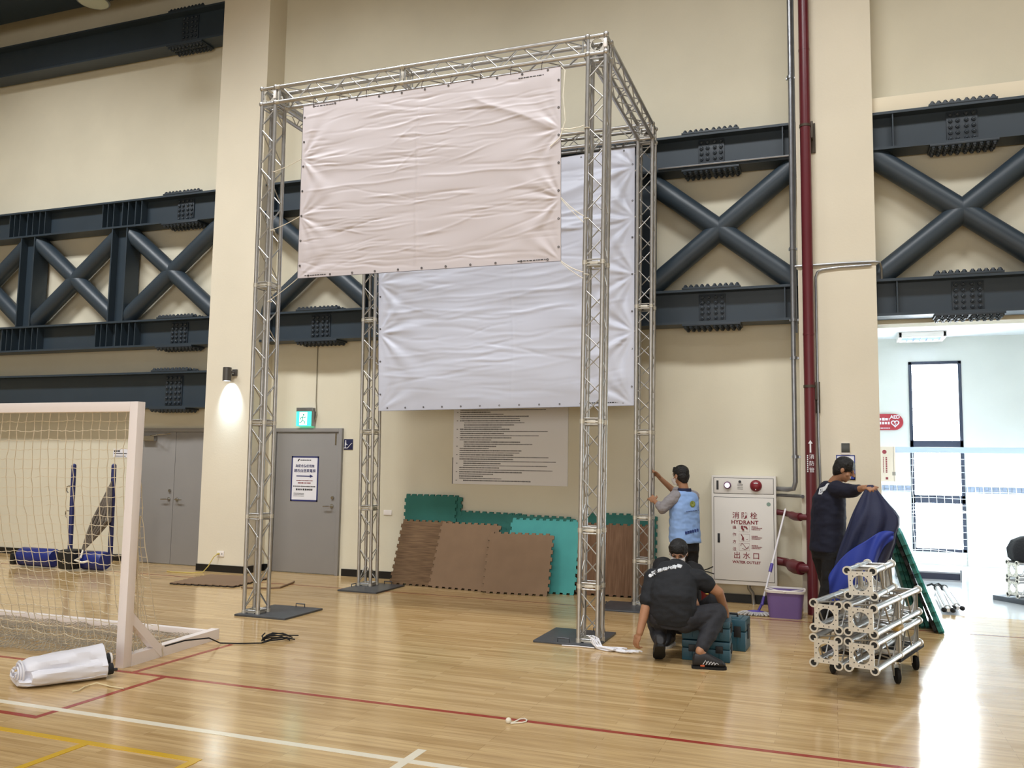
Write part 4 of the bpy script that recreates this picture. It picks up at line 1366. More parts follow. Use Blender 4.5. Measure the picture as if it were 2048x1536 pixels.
def netpt(i, j):
    u, v = i / nc, j / nr
    x = GX0 + 0.06 + (GX1 - GX0 + 0.0) * u
    prof = v
    y = 5.475 + 0.34 * prof ** 2
    z = 1.985 - 1.95 * v - 0.02 * math.sin(PI * v) * math.sin(5 * u)
    wob = 0.012 + 0.02 * v
    return Vector((x + 0.018 * math.sin(7 * v + 3 * u) + 0.0, y + 0.05 * v * math.sin(9 * u + 4 * v), max(z, 0.02) - abs(0.02 * math.sin(4.1 * u * nc / 6) * v))) + Vector(rn.normal(0, 0.004, 3))


G = [[netpt(i, j) for i in range(nc + 1)] for j in range(nr + 1)]
m = MB()
for j in range(nr + 1):
    pts = []
    for i in range(nc):
        pts += [G[j][i], G[j][i].lerp(G[j][i + 1], 0.5) - Vector((0, 0, 0.006))]
    m.path(pts + [G[j][nc]], 0.0032, n=4)
for i in range(nc + 1):
    m.path([G[j][i] for j in range(nr + 1)], 0.0032, n=4)
m.build('rear_net', M_NET, goal)
m = MB()                                        # spare net heaped on the floor
ng, nh = 60, 16
H = [[Vector((GX0 + 0.1 + 2.98 * i / ng + 0.02 * math.sin(j), 5.52 + 1.0 * j / nh + 0.02 * math.sin(i * 0.9), 0.018 + 0.03 * abs(math.sin(i * 0.37 + j * 0.8)) * abs(math.sin(j * 0.5)))) for i in range(ng + 1)] for j in range(nh + 1)]
for s in (1, -1):
    for k in range(-nh, ng + nh + 1):
        pts = [H[j][k + s * j + (0 if s > 0 else 0)] for j in range(nh + 1) if 0 <= k + s * j <= ng]
        if len(pts) > 1:
            m.path(pts, 0.0032, n=4)
m.build('floor_net', mat('grey_net_cord', 'a39b8c', 0.85), goal)
m = MB()                                        # slack side net by the right post
SN = [[Vector((GX1 + 0.03 + 0.015 * math.sin(a + k), GY + 0.1 + (0.06 + 0.16 * (a / 9) ** 2) * k / 4 * (1 + 0.1 * math.sin(3 * a)), 1.15 - 1.08 * a / 9)) for k in range(5)] for a in range(10)]
for r_ in SN: m.path(r_, 0.003, n=4)
for k in range(5): m.path([SN[a][k] for a in range(10)], 0.003, n=4)
m.path([(GX1 + 0.05, GY + 0.1, 1.0), (GX1 + 0.03, GY + 0.14, 0.8), (GX1 + 0.06, GY + 0.13, 0.5), (GX1 + 0.01, GY + 0.2, 0.3), (GX1 - 0.02, GY + 0.35, 0.12), (GX1 - 0.05, GY + 0.7, 0.1)], 0.006, n=5)
m.build('side_net', M_NET, goal)

# black cable from the goal with its bundled end
m = MB()
pts = [fl(u, v, 0.1) if k < 3 else fl(u, v, 0.008) for k, (u, v) in enumerate([(330, 1292), (370, 1281), (418, 1276), (440, 1286), (480, 1287), (522, 1286), (545, 1277), (575, 1274)])]
m.path(pts, 0.006, n=6)
rb = random.Random(9)
for k in range(6):
    a, b = fl(522 + rb.uniform(0, 8), 1282 + rb.uniform(-4, 4), 0.012), fl(585 + rb.uniform(-8, 14), 1275 + rb.uniform(-7, 7), 0.012)
    mid = a.lerp(b, 0.5) + Vector((rb.uniform(-.06, .06), rb.uniform(-.08, .08), rb.uniform(0, 0.05)))
    m.path([a, a.lerp(mid, .5) + Vector((0, rb.uniform(-.05, .05), 0.01)), mid, mid.lerp(b, .5) + Vector((0, rb.uniform(-.04, .04), 0.01)), b], 0.006, n=6)
m.path([fl(530, 1283, 0.01), fl(524, 1272, 0.03), fl(530, 1266, 0.05)], 0.006, n=6)
tag(m.build('power_cable', M_RUBBER, origin=tuple(fl(545, 1280))), 'black cable on the floor ending in a tangled bundle right of the goal', 'cable')

# ------------------------------------------------------------------ net posts and wheeled bases behind the goal
M_BLUE = mat('royal_blue_pad', '1c2a74', 0.4, var=0.05, scale=5)
M_POLE = mat('dark_blue_pole', '252c63', 0.35)


def net_post(label, up, vtop, vbot, roll0, roll1, wheel, Y):
    p = at(up[0], vtop, Y); q = at(up[1], vbot, Y)
    t = thing('net_post', label, 'net post', (q.x, Y, 0))
    m = MB(); m.tube((q.x, Y, 0.12), p, 0.034, n=20); m.ell(p, 0.034); m.build('pole', M_POLE, t)
    for fz in (0.78, 0.52):
        c = Vector((q.x, Y, 0.1)).lerp(p, fz)
        m = MB(); m.path([c, c + Vector((-0.05, -0.03, 0.01)), c + Vector((-0.085, -0.03, 0.0)), c + Vector((-0.085, -0.03, -0.06)), c + Vector((-0.055, -0.03, -0.09))], 0.009, n=6); m.build('net_hook', M_CHROME, t)
    m = MB(); a, b = at(roll0, 1118, Y - 0.12), at(roll1, 1118, Y - 0.12)
    a.z = b.z = 0.145
    m.lathe([(0.06, 0), (0.12, 0.01), (0.135, 0.04), (0.135, (b - a).length - 0.04), (0.12, (b - a).length - 0.01), (0.06, (b - a).length)], a, ax=b - a, n=28); m.build('padded_weight', M_BLUE, t)
    m = MB(); m.mm((a.x - 0.05, Y - 0.28, 0.03), (a.x + 0.04, Y + 0.05, 0.2), 0.03); m.build('weight_end', M_BLACK, t)
    if wheel:
        c = at(wheel, 1122, Y - 0.25)
        m = MB(); m.mm((c.x - 0.13, Y - 0.33, 0.02), (c.x + 0.15, Y - 0.05, 0.3), 0.06); w_ = m.build('wheel_housing', M_BLACK, t)
        m = MB(); m.pipe((c.x + 0.03, Y - 0.335, 0.14), (c.x + 0.03, Y - 0.326, 0.14), 0.035, 0.022, 20); m.build('hub_ring', M_CHROME, w_)
    return t


net_post('left blue net post with a black wheel housing, seen through the goal net', (148, 140), 932, 1106, 42, 112, 134, 9.9)
net_post('right blue net post holding a folded net, seen through the goal net', (228, 220), 932, 1122, 168, 212, None, 9.95)
t = thing('folded_net', 'dark grey folded net stretched slantwise from the right net post', 'net', at(185, 1100, 9.75))
m = MB()
a, b = at(224, 962, 9.9), at(166, 1100, 9.72)
for k in range(16):
    s = (k - 7.5) / 7.5
    mid = a.lerp(b, 0.55) + Vector((0.1 + s * 0.16, -0.02 * (k % 3), -0.02))
    m.path([a + Vector((0, 0, -0.004 * k)), a.lerp(mid, 0.5) + Vector((0.0, 0, 0)), mid, mid.lerp(b, 0.5) + Vector((0.02 * s, 0, 0)), b + Vector((s * 0.02, 0, 0))], [0.008, 0.014, 0.02, 0.014, 0.008], n=6)
m.build('net_bundle', mat('grey_net_fabric', '6d655c', 0.9, var=0.2, scale=40), t)
m = MB(); m.path([b, b + Vector((0.02, -0.05, -0.1)), b + Vector((-0.06, -0.08, -0.14)), b + Vector((0.1, -0.1, -0.16)), b + Vector((0.2, -0.08, -0.14))], 0.014, n=6); m.build('white_strap', M_ROPE, t)

# ------------------------------------------------------------------ folded white banner bundle at bottom left
A, B = fl(40, 1382, 0), fl(212, 1358, 0)
ax = (B - A); Lr = ax.length; ax.normalize(); sd = Vector((0, 0, 1)).cross(ax)     # sd points away from the camera
t = thing('folded_banner', 'folded white banner bundle with black ends lying on the floor beside the goal', 'banner', A.lerp(B, 0.5))
M_FOLD = mat('folded_white_vinyl', 'e2e2ea', 0.45)


def fold_lobe(off, zc, ry, rz, s0, s1, seed, end=1.0):
    rr = random.Random(seed)
    rings = []
    n, k = 22, 26
    ph = rr.uniform(0, 6)
    for i in range(n + 1):
        s = s0 + (s1 - s0) * i / n
        sc = 1 - 0.25 * math.exp(-((i / n) / 0.05) ** 2)
        e = 1 + (end - 1) * i / n
        c = A + ax * (s * Lr) + sd * off
        ring = []
        for j in range(k):
            a = 2 * PI * j / k
            q = 1 + 0.09 * math.sin(3 * a + ph + i * 0.1) + 0.05 * math.sin(5 * a + i * 0.22) + 0.03 * math.sin(9 * a - i * 0.4 + ph)
            ring.append(c + sd * (ry * sc * e * q * math.cos(a)) + Vector((0, 0, max(0.004, zc * (1 + 0.1 * (e - 1)) + rz * sc * e * q * math.sin(a)))))
        rings.append(ring)
    m = MB(); loft(m, rings); return m


fold_lobe(0.16, 0.1, 0.14, 0.085, 0.06, 1.0, 1, 1.35).build('upper_fold', M_FOLD, t)
fold_lobe(0.02, 0.07, 0.065, 0.055, 0.12, 1.0, 2).build('front_fold', M_FOLD, t)
fold_lobe(0.18, 0.04, 0.2, 0.036, 0.0, 0.98, 3).build('lower_fold', M_FOLD, t)
m = MB()                                         # spiral of layers at the open left end
for k in range(5):
    r1, r2 = 0.12 - 0.02 * k, 0.075 - 0.013 * k
    pts = [A + ax * (0.04 * Lr - 0.012 * k) + sd * (0.14 + r1 * math.cos(a)) + Vector((0, 0, max(0.012, 0.095 + r2 * math.sin(a)))) for a in [i * 2 * PI / 18 + k for i in range(15)]]
    m.path(pts, 0.007, n=6)
m.build('rolled_edge', M_FOLD, t)
m = MB()
for o_, z in ((0.12, 0.105), (0.03, 0.06), (0.2, 0.05)):
    m.tube(A + ax * (0.98 * Lr) + sd * o_ + Vector((0, 0, z)), A + ax * (1.09 * Lr) + sd * o_ + Vector((0, 0, z + 0.004)), 0.05 if z > 0.09 else 0.04, n=18)
m.build('black_lining', mat('black_lining_fabric', '222326', 0.8), t)
m = MB()
m.pipe(A + ax * (1.085 * Lr) + sd * 0.12 + Vector((0, 0, 0.108)), A + ax * (1.11 * Lr) + sd * 0.12 + Vector((0, 0, 0.108)), 0.053, 0.03, 20)
m.build('white_core', M_WHITE, t)
m = MB()
m.tube(A + ax * (1.06 * Lr) + sd * 0.03 + Vector((0, 0, 0.055)), A + ax * (1.15 * Lr) + sd * 0.03 + Vector((0, 0, 0.052)), 0.012, n=10)
m.tube(A + ax * (0.8 * Lr) + sd * 0.42 + Vector((0, 0, 0.03)), A + ax * (1.0 * Lr) + sd * 0.44 + Vector((0, 0, 0.1)), 0.022, n=10)
m.build('metal_rod', mat('dark_metal_rod', '55545a', 0.35, 0.8), t)
m = MB()
m.path([fl(u, v, 0.008) for u, v in [(145, 1383), (157, 1381), (168, 1374), (180, 1370)]] + [fl(193, 1366, 0.02), fl(205, 1369, 0.008), fl(222, 1373, 0.008), fl(248, 1377, 0.008)], 0.005, n=6)
m.build('tie_cord', mat('cream_cord', 'd8c9a0', 0.7), t)

# bungee ball tie
c = fl(1017, 1447, 0)
t = thing('ball_bungee', 'white ball bungee loop lying near the red court line', 'bungee', c)
m = MB(); m.ell(c + Vector((0, 0, 0.018)), 0.0185, seg=20, rings=14); m.build('ball', M_ROPE, t)
m = MB(); m.path([fl(u, v, 0.006) for u, v in [(1021, 1446), (1028, 1444), (1040, 1438), (1049, 1437), (1054, 1440), (1052, 1443), (1044, 1445), (1030, 1446), (1022, 1447)]], 0.0045, n=8); m.build('elastic_loop', M_ROPE, t)

# ------------------------------------------------------------------ stack of truss sections on a dolly
aw = R_(17)
wv, rv = Vector((math.sin(aw), math.cos(aw), 0)), Vector((math.cos(aw), -math.sin(aw), 0))
GRP = 'spare truss sections stacked on the dolly'


def make_section(label, L):
    t = thing('truss_section', label, 'truss section', (0, 0, 0), GRP, local=True)
    truss_parts(t, 'bracing', (0, 0.012, 0), (0, L - 0.012, 0), (1, 0, 0), [L * 0.52], ends=False)
    for y0, s in ((0.0, 1), (L, -1)):
        m = MB()
        h = SQ / 2
        n = 48
        for off in (0.0, 0.014):
            A = []; B_ = []
            for i in range(n):
                a = 2 * PI * i / n
                ca, sa = math.cos(a), math.sin(a)
                q = (h - 0.004) / max(abs(ca), abs(sa))
                A.append(m.bm.verts.new((ca * q, y0 + s * off, sa * q)))
                B_.append(m.bm.verts.new((ca * 0.055, y0 + s * off, sa * 0.055)))
            for i in range(n):
                m._f([A[i], A[(i + 1) % n], B_[(i + 1) % n], B_[i]])
            if off == 0:
                A0, B0 = A, B_
            else:
                for i in range(n):
                    m._f([A0[i], A0[(i + 1) % n], A[(i + 1) % n], A[i]])
                    m._f([B0[i], B0[(i + 1) % n], B_[(i + 1) % n], B_[i]])
        for sx in (-1, 1):
            for sz in (-1, 1):
                m.mi = 0
                m.pipe((sx * h, y0 - s * 0.004, sz * h), (sx * h, y0 + s * 0.02, sz * h), 0.031, 0.0205, 24)
                m.mi = 1
                m.tube((sx * h, y0 + s * 0.006, sz * h), (sx * h, y0 + s * 0.02, sz * h), 0.0207, n=20)
        for i in range(12):
            a = 2 * PI * (i + 0.5) / 12
            r_ = 0.07 if i % 3 else 0.072
            m.tube((math.cos(a) * r_, y0 - s * 0.0008, math.sin(a) * r_), (math.cos(a) * r_, y0 + s * 0.003, math.sin(a) * r_), 0.0042, n=10)
        m.build('end_plate', [M_ALU_PLATE, M_BLACK], t)
    return t


sec = make_section('', 1.3)
short = make_section('', 0.66)
C0 = Vector((0.16, 6.59, 0))
spots = [('spare truss section at the lower right of the stack on the dolly', C0, 0.325, aw, 0.0),
         ('spare truss section in the second layer at the right of the dolly stack', C0, 0.568, aw, 0.0),
         ('spare truss section at the lower left of the stack on the dolly', C0 - rv * 0.238 - wv * 0.01, 0.325, aw - R_(0.6), 0.0),
         ('spare truss section in the second layer at the left of the dolly stack', C0 - rv * 0.236 + wv * 0.0, 0.566, aw - R_(0.4), 0.0),
         ('spare truss section lying tilted on top of the stack on the dolly', C0 - rv * 0.035 + wv * 0.14, 0.802, aw - R_(3), R_(-2.5))]
for i, (lb, p, z, yaw, roll) in enumerate(spots):
    o = sec if i == 0 else short if i == 4 else copy_tree(sec)
    o.matrix_world = Matrix.Translation((p.x, p.y, z)) @ Matrix.Rotation(-yaw, 4, 'Z') @ Matrix.Rotation(roll, 4, 'Y')
    o['label'] = lb
m = MB()
p = C0 + rv * 0.09 + wv * 0.62
m.box((p.x, p.y, 0.447), (0.05, 0.16, 0.028), 0.004, Matrix.Rotation(-aw, 4, 'Z'))
tag(m.build('wood_spacer', mat('yellow_brown_wood', 'b5924e', 0.6, var=0.15, scale=9), origin=(p.x, p.y, 0.433)), 'small yellow brown wooden spacer between the two right hand truss sections', 'spacer')

D0 = C0 + wv * 0.74 + rv * 0.07
t = thing('platform_dolly', 'black platform dolly with swivel castors under the stack of truss sections', 'dolly', (D0.x, D0.y, 0))
RZ = Matrix.Rotation(-aw, 4, 'Z')
m = MB(); dc = D0 - rv * 0.29 + wv * 0.38
m.box((dc.x, dc.y, 0.187), (0.6, 0.76, 0.034), 0.008, RZ)
m.build('deck', mat('black_dolly_carpet', '1c1c20', 0.9, bump=0.2, bscale=200), t)
for sx in (-0.24, 0.24):
    for sy in (-0.29, 0.29):
        c = dc + rv * sx + wv * sy
        m = MB()
        m.box((c.x, c.y, 0.163), (0.09, 0.09, 0.006), 0.002, RZ)
        m.tube((c.x, c.y, 0.16), (c.x, c.y, 0.14), 0.03, n=18)
        dirv = (rv * 0.5 - wv * 0.85).normalized(); sdv = Vector((0, 0, 1)).cross(dirv)
        wc = Vector((c.x, c.y, 0.058)) + dirv * 0.03
        for s in (-1, 1):
            q = sdv * (0.024 * s)
            m.prism([Vector((c.x, c.y, 0.145)) - dirv * 0.03 + q, Vector((c.x, c.y, 0.145)) + dirv * 0.035 + q, wc + dirv * 0.015 + q, wc - dirv * 0.012 + Vector((0, 0, -0.006)) + q], sdv * 0.003 * s)
        cs = m.build('castor', M_CHROME, t)
        m = MB(); m.lathe([(0.01, -0.017), (0.045, -0.017), (0.056, -0.012), (0.058, 0), (0.056, 0.012), (0.045, 0.017), (0.01, 0.017)], wc, ax=sdv, n=28); m.build('wheel', M_RUBBER, cs)

# dark cover held by the man in navy
t = thing('storage_cover', 'navy fabric cover with royal blue lining hanging from the hand of the man in navy', 'fabric cover', at(1725, 1200, 8.9))
M_NAVYC = mat('navy_cover_fabric', '1d2444', 0.65, bump=0.15, bscale=120)
rows = [(970, 1735, 1746), (982, 1728, 1757), (996, 1720, 1768), (1010, 1713, 1780), (1022, 1707, 1791), (1034, 1702, 1799), (1050, 1696, 1799), (1066, 1690, 1794), (1084, 1683, 1792), (1104, 1676, 1786), (1128, 1669, 1778), (1150, 1664, 1774), (1185, 1661, 1770), (1225, 1660, 1766)]
k = 56
rings = []
for j, (v, u0, u1) in enumerate(rows):
    v1 = j / (len(rows) - 1)
    L_, R__ = at(u0, v, 8.9), at(u1, v, 8.9)
    mid, hw = (L_ + R__) / 2, (R__ - L_).length / 2
    ring = []
    for i in range(k):
        a = 2 * PI * i / k
        fold = 1 + min(1, v1 * 3) * (0.10 * math.sin(3 * a + 4.5 * v1) + 0.06 * math.sin(7 * a + 2 - 6 * v1) + 0.03 * math.sin(13 * a + 9 * v1))
        dy = 0.5 * hw * math.sin(a) * fold + (0.02 * math.sin(8 * a + 7 * v1) * min(1, 2 * v1))
        ring.append(mid + (R__ - L_).normalized() * hw * math.cos(a) * (1 if abs(math.cos(a)) > 0.9 else fold) + Vector((0, dy, 0.012 * math.sin(6 * a) * v1)))
    rings.append(ring)
m = MB(); loft(m, rings, True, False); cv = m.build('cover_fabric', M_NAVYC, t, sharp=180)
U_ = [(1657, 1152), (1672, 1128), (1690, 1108), (1712, 1093), (1735, 1080), (1752, 1067), (1770, 1061), (1788, 1064)]
L_ = [(1660, 1205), (1678, 1200), (1698, 1196), (1720, 1192), (1741, 1180), (1752, 1120), (1770, 1088), (1787, 1079)]
P = []
for q in range(9):
    row = []
    for (a, b), (c_, d_) in zip(U_, L_):
        s = q / 8
        row.append(at(a + (c_ - a) * s, b + (d_ - b) * s, 8.72 - 0.03 * math.sin(PI * s) - 0.025 * math.sin((a + 2 * s * 30) * 0.11) + (0.04 if a > 1740 else 0)))
    P.append(row)
m = MB(); m.quadgrid(P)
bl = m.build('blue_lining', mat('royal_blue_lining', '1a3290', 0.6), t, sharp=180)
bl['label'] = 'royal blue lining folded outward'
sm = bl.modifiers.new('smooth', 'SUBSURF'); sm.levels = sm.render_levels = 2
so = bl.modifiers.new('thick', 'SOLIDIFY'); so.thickness = 0.006

# ------------------------------------------------------------------ tool cases between the crouching men
M_CASE = mat('teal_tool_case', '1d4c5c', 0.45, var=0.04, scale=5)


def tool_case(label, c, w, d, h, yaw, z=0.0, handle=True):
    t = thing('tool_case', label, 'tool case', (c[0], c[1], z), 'teal tool cases', local=True)
    m = MB()
    m.mm((-w / 2, -d / 2, 0.0), (w / 2, d / 2, h * 0.62), 0.012)
    for x in (-w * 0.3, 0, w * 0.3):
        m.mm((x - 0.012, -d / 2 - 0.005, 0.02), (x + 0.012, -d / 2 + 0.01, h * 0.58), 0.003)
    m.build('case_body', M_CASE, t)
    m = MB(); m.mm((-w / 2, -d / 2, h * 0.635), (w / 2, d / 2, h), 0.012)
    m.mm((-w / 2 + 0.05, -d / 2 + 0.05, h - 0.004), (w / 2 - 0.05, d / 2 - 0.05, h + 0.006), 0.004)
    ld = m.build('lid', M_CASE, t)
    if handle:
        m = MB(); m.path([(-0.07, 0, h), (-0.065, 0, h + 0.03), (0.065, 0, h + 0.03), (0.07, 0, h)], 0.011, n=8); m.build('carry_handle', M_BLACK, ld)
    for sx in (-1, 1):
        m = MB(); m.mm((sx * w / 2 - 0.006, -0.035, h * 0.35), (sx * w / 2 + 0.01, 0.035, h * 0.8), 0.004); m.build('latch', M_BLACK, t)
    for x in (-w * 0.28, w * 0.28):
        m = MB(); m.mm((x - 0.03, -d / 2 - 0.01, h * 0.45), (x + 0.03, -d / 2 + 0.006, h * 0.8), 0.004); m.build('latch', M_BLACK, t)
    t.rotation_euler.z = yaw
    return t


tool_case('teal tool case on the floor between the shoes of the crouching man', (-1.03, 7.65), 0.395, 0.29, 0.165, R_(3), handle=False)
tool_case('teal tool case stacked on top of another by the crouching man', (-1.03, 7.65), 0.395, 0.29, 0.165, R_(3), z=0.172)
tool_case('teal tool case standing apart at the right hand of the crouching man', (-0.90, 8.19), 0.32, 0.30, 0.27, R_(-3))

# ------------------------------------------------------------------ side room contents
t = thing('ceiling_lamp', 'white louvred ceiling lamp in the side room', 'ceiling lamp', (1.45, 15.4, 4.0))
a = fl(1790, 680, 3.95); b = fl(1896, 664, 3.95)
x0, x1 = a.x + 0.02, b.x + 0.0
ym = (a.y + b.y) / 2 + 0.1
m = MB()
for p, q in (((x0, ym - 0.32), (x0 + 0.06, ym + 0.32)), ((x1 - 0.06, ym - 0.32), (x1, ym + 0.32)), ((x0, ym - 0.32), (x1, ym - 0.27)), ((x0, ym + 0.27), (x1, ym + 0.32))):
    m.mm((*p, 3.9), (*q, 3.999), 0.012)
m.build('housing', M_WHITE, t)
m = MB()
for i in range(7):
    x = x0 + 0.06 + (x1 - x0 - 0.12) * i / 6
    m.mm((x - 0.006, ym - 0.27, 3.915), (x + 0.006, ym + 0.27, 3.96))
for y in (ym - 0.09, ym + 0.09):
    m.mm((x0 + 0.06, y - 0.006, 3.915), (x1 - 0.06, y + 0.006, 3.96))
m.build('louvre', mat('louvre_blue_grey', 'a9bcd6', 0.3, 0.5), t)
m = MB(); m.mm((x0 + 0.05, ym - 0.27, 3.975), (x1 - 0.05, ym + 0.27, 3.995)); m.build('tube_light', mat('tube_light_white', 'f4f8ff', 0.4, emit=2.2), t)

# defibrillator sign and beige box sign on the far wall
a, b = at(1750, 828, YR - 0.05), at(1807, 860, YR - 0.05)
t = thing('aed_sign', 'red rounded AED sign with a white heart on the side room wall', 'sign', ((a.x + b.x) / 2, YR, b.z))
r_ = (a.z - b.z) / 2
m = MB()
cx_, cz_ = b.x - r_, b.z + r_
pts = [(a.x - 0.2, YR - 0.04, b.z)] + [(cx_ + r_ * math.sin(q), YR - 0.04, cz_ - r_ * math.cos(q)) for q in [PI * i / 16 for i in range(17)]] + [(a.x - 0.2, YR - 0.04, a.z)]
m.prism(pts, (0, 0.025, 0)); m.build('plate', mat('sign_red', '9c2732', 0.4), t)
m = MB(); y = YR - 0.042
s = r_ * 0.42; hx, hz = cx_ + 0.01, cz_ - r_ * 0.18
hp = [(hx + s * 0.0625 * 16 * math.sin(q) ** 3, y, hz + s * 0.0625 * (13 * math.cos(q) - 5 * math.cos(2 * q) - 2 * math.cos(3 * q) - math.cos(4 * q))) for q in [2 * PI * i / 28 for i in range(28)]]
m.path(hp, 0.011, n=5, closed=True)
m.path([(hx + 0.02, y, hz + 0.05), (hx - 0.015, y, hz + 0.005), (hx + 0.015, y, hz), (hx - 0.01, y, hz - 0.05)], 0.008, n=5)
m.text('AED', 0.085, fmat(hx, y, cz_ + r_ * 0.6), bold=0.002)
for k_ in range(2):
    scribble(m, a.x + 0.0, cx_ - r_ * 0.55, cz_ + 0.05 - 0.07 * k_, 0.05, y)
scribble(m, a.x, cx_ - r_ * 0.5, cz_ - 0.11, 0.02, y)
m.build('white_marks', M_PAPER, t)
a, b = at(1752, 893, 16.0), at(1792, 963, 16.0)
t = thing('carton_panel', 'beige carton with upright dark red print hung on the bar below the AED sign', 'carton', ((a.x + b.x) / 2, 16.0, b.z))
m = MB(); m.mm((a.x - 0.08, 16.0, b.z), (b.x, 16.14, a.z), 0.006); m.build('carton', mat('beige_carton', 'cdc0ae', 0.7), t)
m = MB(); y = 15.999
ccx = (a.x + b.x) / 2 + 0.0
m.tube((ccx - 0.02, y, a.z - 0.09), (ccx - 0.02, y - 0.001, a.z - 0.09), 0.035, n=16)
for i in range(9):
    m.mm((ccx - 0.005, y - 0.001, a.z - 0.2 - 0.03 * i), (ccx + 0.02, y, a.z - 0.178 - 0.03 * i))
    m.mm((ccx - 0.045, y - 0.001, a.z - 0.2 - 0.03 * i), (ccx - 0.035, y, a.z - 0.175 - 0.03 * i))
m.mm((ccx - 0.01, y - 0.001, b.z + 0.03), (ccx + 0.03, y, b.z + 0.07))
m.build('red_print', M_RED_INK, t)
m = MB(); m.mm((b.x - 0.03, y - 0.001, b.z + 0.0), (b.x - 0.025, y, a.z)); m.mm((b.x - 0.055, y - 0.001, b.z + 0.1), (b.x, y, b.z + 0.16)); m.build('grey_print', mat('grey_ink', '8d8479', 0.7), t)

# barrier net in the side room
YN = 16.2
a, b = at(1742, 900, YN), at(2048, 904, YN)
t = thing('barrier_net', 'pale bar with a white net hanging in front of the side room window', 'net', (2.4, YN, 0))
M_BAR = mat('pale_blue_bar', 'b3c5e2', 0.4)
m = MB(); m.mm((a.x, YN - 0.04, a.z - 0.04), (4.9, YN + 0.04, a.z + 0.055), 0.006); m.build('crossbar', M_BAR, t)
m = MB(); m.mm((4.82, YN - 0.04, 0), (4.9, YN + 0.04, a.z)); m.mm((a.x, YN - 0.03, 0), (a.x + 0.06, YN + 0.03, a.z)); m.build('upright', M_BAR, t)
m = MB()
nx, nz = int((4.85 - a.x) / 0.12), 17
NP = [[Vector((a.x + 0.05 + 0.12 * i + 0.01 * math.sin(j), YN + 0.05 + 0.12 * math.sin(PI * j / nz), a.z - 0.03 - (a.z - 0.1) * j / nz - 0.02 * math.sin(i * 0.7) * (j / nz))) for i in range(nx + 1)] for j in range(nz + 1)]
for r_ in NP: m.path(r_, 0.006, n=4)
for i in range(nx + 1): m.path([NP[j][i] for j in range(nz + 1)], 0.006, n=4)
for dz in (0.0, 0.03, -0.03): m.path([NP[9][i] + Vector((0, -0.02, dz + 0.03 * math.sin(i * 1.3 + dz * 40))) for i in range(nx + 1)], 0.008, n=4)
m.build('net_mesh', mat('white_net_cord', 'eef3f8', 0.7), t)

# low black case under the window
a, b = fl(1838, 1160, 0), fl(1922, 1163, 0)
t = thing('flight_case', 'long low black flight case on the floor under the side room window', 'flight case', ((a.x + b.x) / 2, a.y, 0))
m = MB(); m.mm((a.x - 0.3, a.y, 0.0), (b.x, a.y + 0.5, 0.14), 0.008); m.build('case_body', mat('black_case_panel', '26293a', 0.4), t)
m = MB()
for z in (0.012, 0.128):
    m.mm((a.x - 0.305, a.y - 0.006, z - 0.012), (b.x + 0.005, a.y + 0.005, z + 0.012))
m.mm((b.x - 0.02, a.y - 0.007, 0), (b.x + 0.006, a.y + 0.02, 0.175))
m.build('metal_edge', M_GALV, t)

# bundle of folded stands on the floor
def folded_stand(label, p0, p1, sp):
    t = thing('folded_stand', label, 'light stand', p0, 'folded stands on the side room floor')
    d = (p1 - p0); s = Vector((0, 0, 1)).cross(d).normalized()
    m = MB(); m.tube(p0.lerp(p1, 0.08), p0.lerp(p1, 0.9), 0.032, n=16); m.tube(p0, p0.lerp(p1, 0.95), 0.022, n=14); m.build('pole', M_ALU, t)
    for k_ in (-1, 1):
        m = MB(); m.tube(p0 + s * 0.045 * k_ + Vector((0, 0, 0.005)), p0.lerp(p1, 0.7) + s * 0.05 * k_, 0.013, n=10); lg = m.build('leg', M_ALU, t)
        m = MB(); m.ell(p0 + s * 0.045 * k_, (0.03, 0.04, 0.028)); m.build('foot_cap', M_RUBBER, lg)
    m = MB(); q = p0.lerp(p1, 0.9); m.ell(q, (0.05, 0.05, 0.045)); m.path([q, q + s * 0.07 + Vector((0, 0, 0.05)), q + s * 0.12 + Vector((0, 0.05, 0.02))], 0.014, n=8); m.build('clamp_knob', M_BLACK, t)


folded_stand('silver folded stand on the side room floor, nearest the leaning mats', fl(1897, 1220, 0.05), fl(1873, 1172, 0.05), 1)
folded_stand('silver folded stand on the side room floor, farther from the leaning mats', fl(1916, 1216, 0.05), fl(1886, 1172, 0.05), 1)

# truss stack and bag at the right edge in the side room
sx_, sy_ = 2.18, 12.3
t = thing('equipment_pallet', 'low grey board on the side room floor under the far truss stack', 'board', (sx_ + 0.3, sy_ + 0.3, 0))
RB = Matrix.Rotation(R_(-38), 4, 'Z')
m = MB(); m.box((2.38, 12.42, 0.03), (0.5, 1.0, 0.06), 0.004, Matrix.Rotation(R_(38), 4, 'Z')); m.build('board', M_BASE, t)
for i, (z, lb) in enumerate(((0.185, 'silver truss section at the bottom of the far stack at the right edge'), (0.41, 'silver truss section under the black bag in the far stack'))):
    o = copy_tree(sec)
    o.matrix_world = Matrix.Translation((2.06, 12.42 - 0.02 * i, z)) @ Matrix.Rotation(R_(-62), 4, 'Z') @ Matrix.Scale(0.72, 4, (0, 1, 0))
    o['label'] = lb
    o['group'] = 'truss sections stacked in the side room'
c = at(2044, 1137, 12.45)
m = MB()
loft(m, [[Vector((c.x + 0.16, c.y, 0.52)) + Vector((rx * math.cos(2 * PI * i / 30) * (1 + 0.06 * math.sin(5 * i)), 0.19 * rx / 0.3 * math.sin(2 * PI * i / 30), z)) for i in range(30)] for z, rx in ((0.0, 0.26), (0.04, 0.3), (0.15, 0.31), (0.25, 0.26), (0.3, 0.16), (0.315, 0.05))])
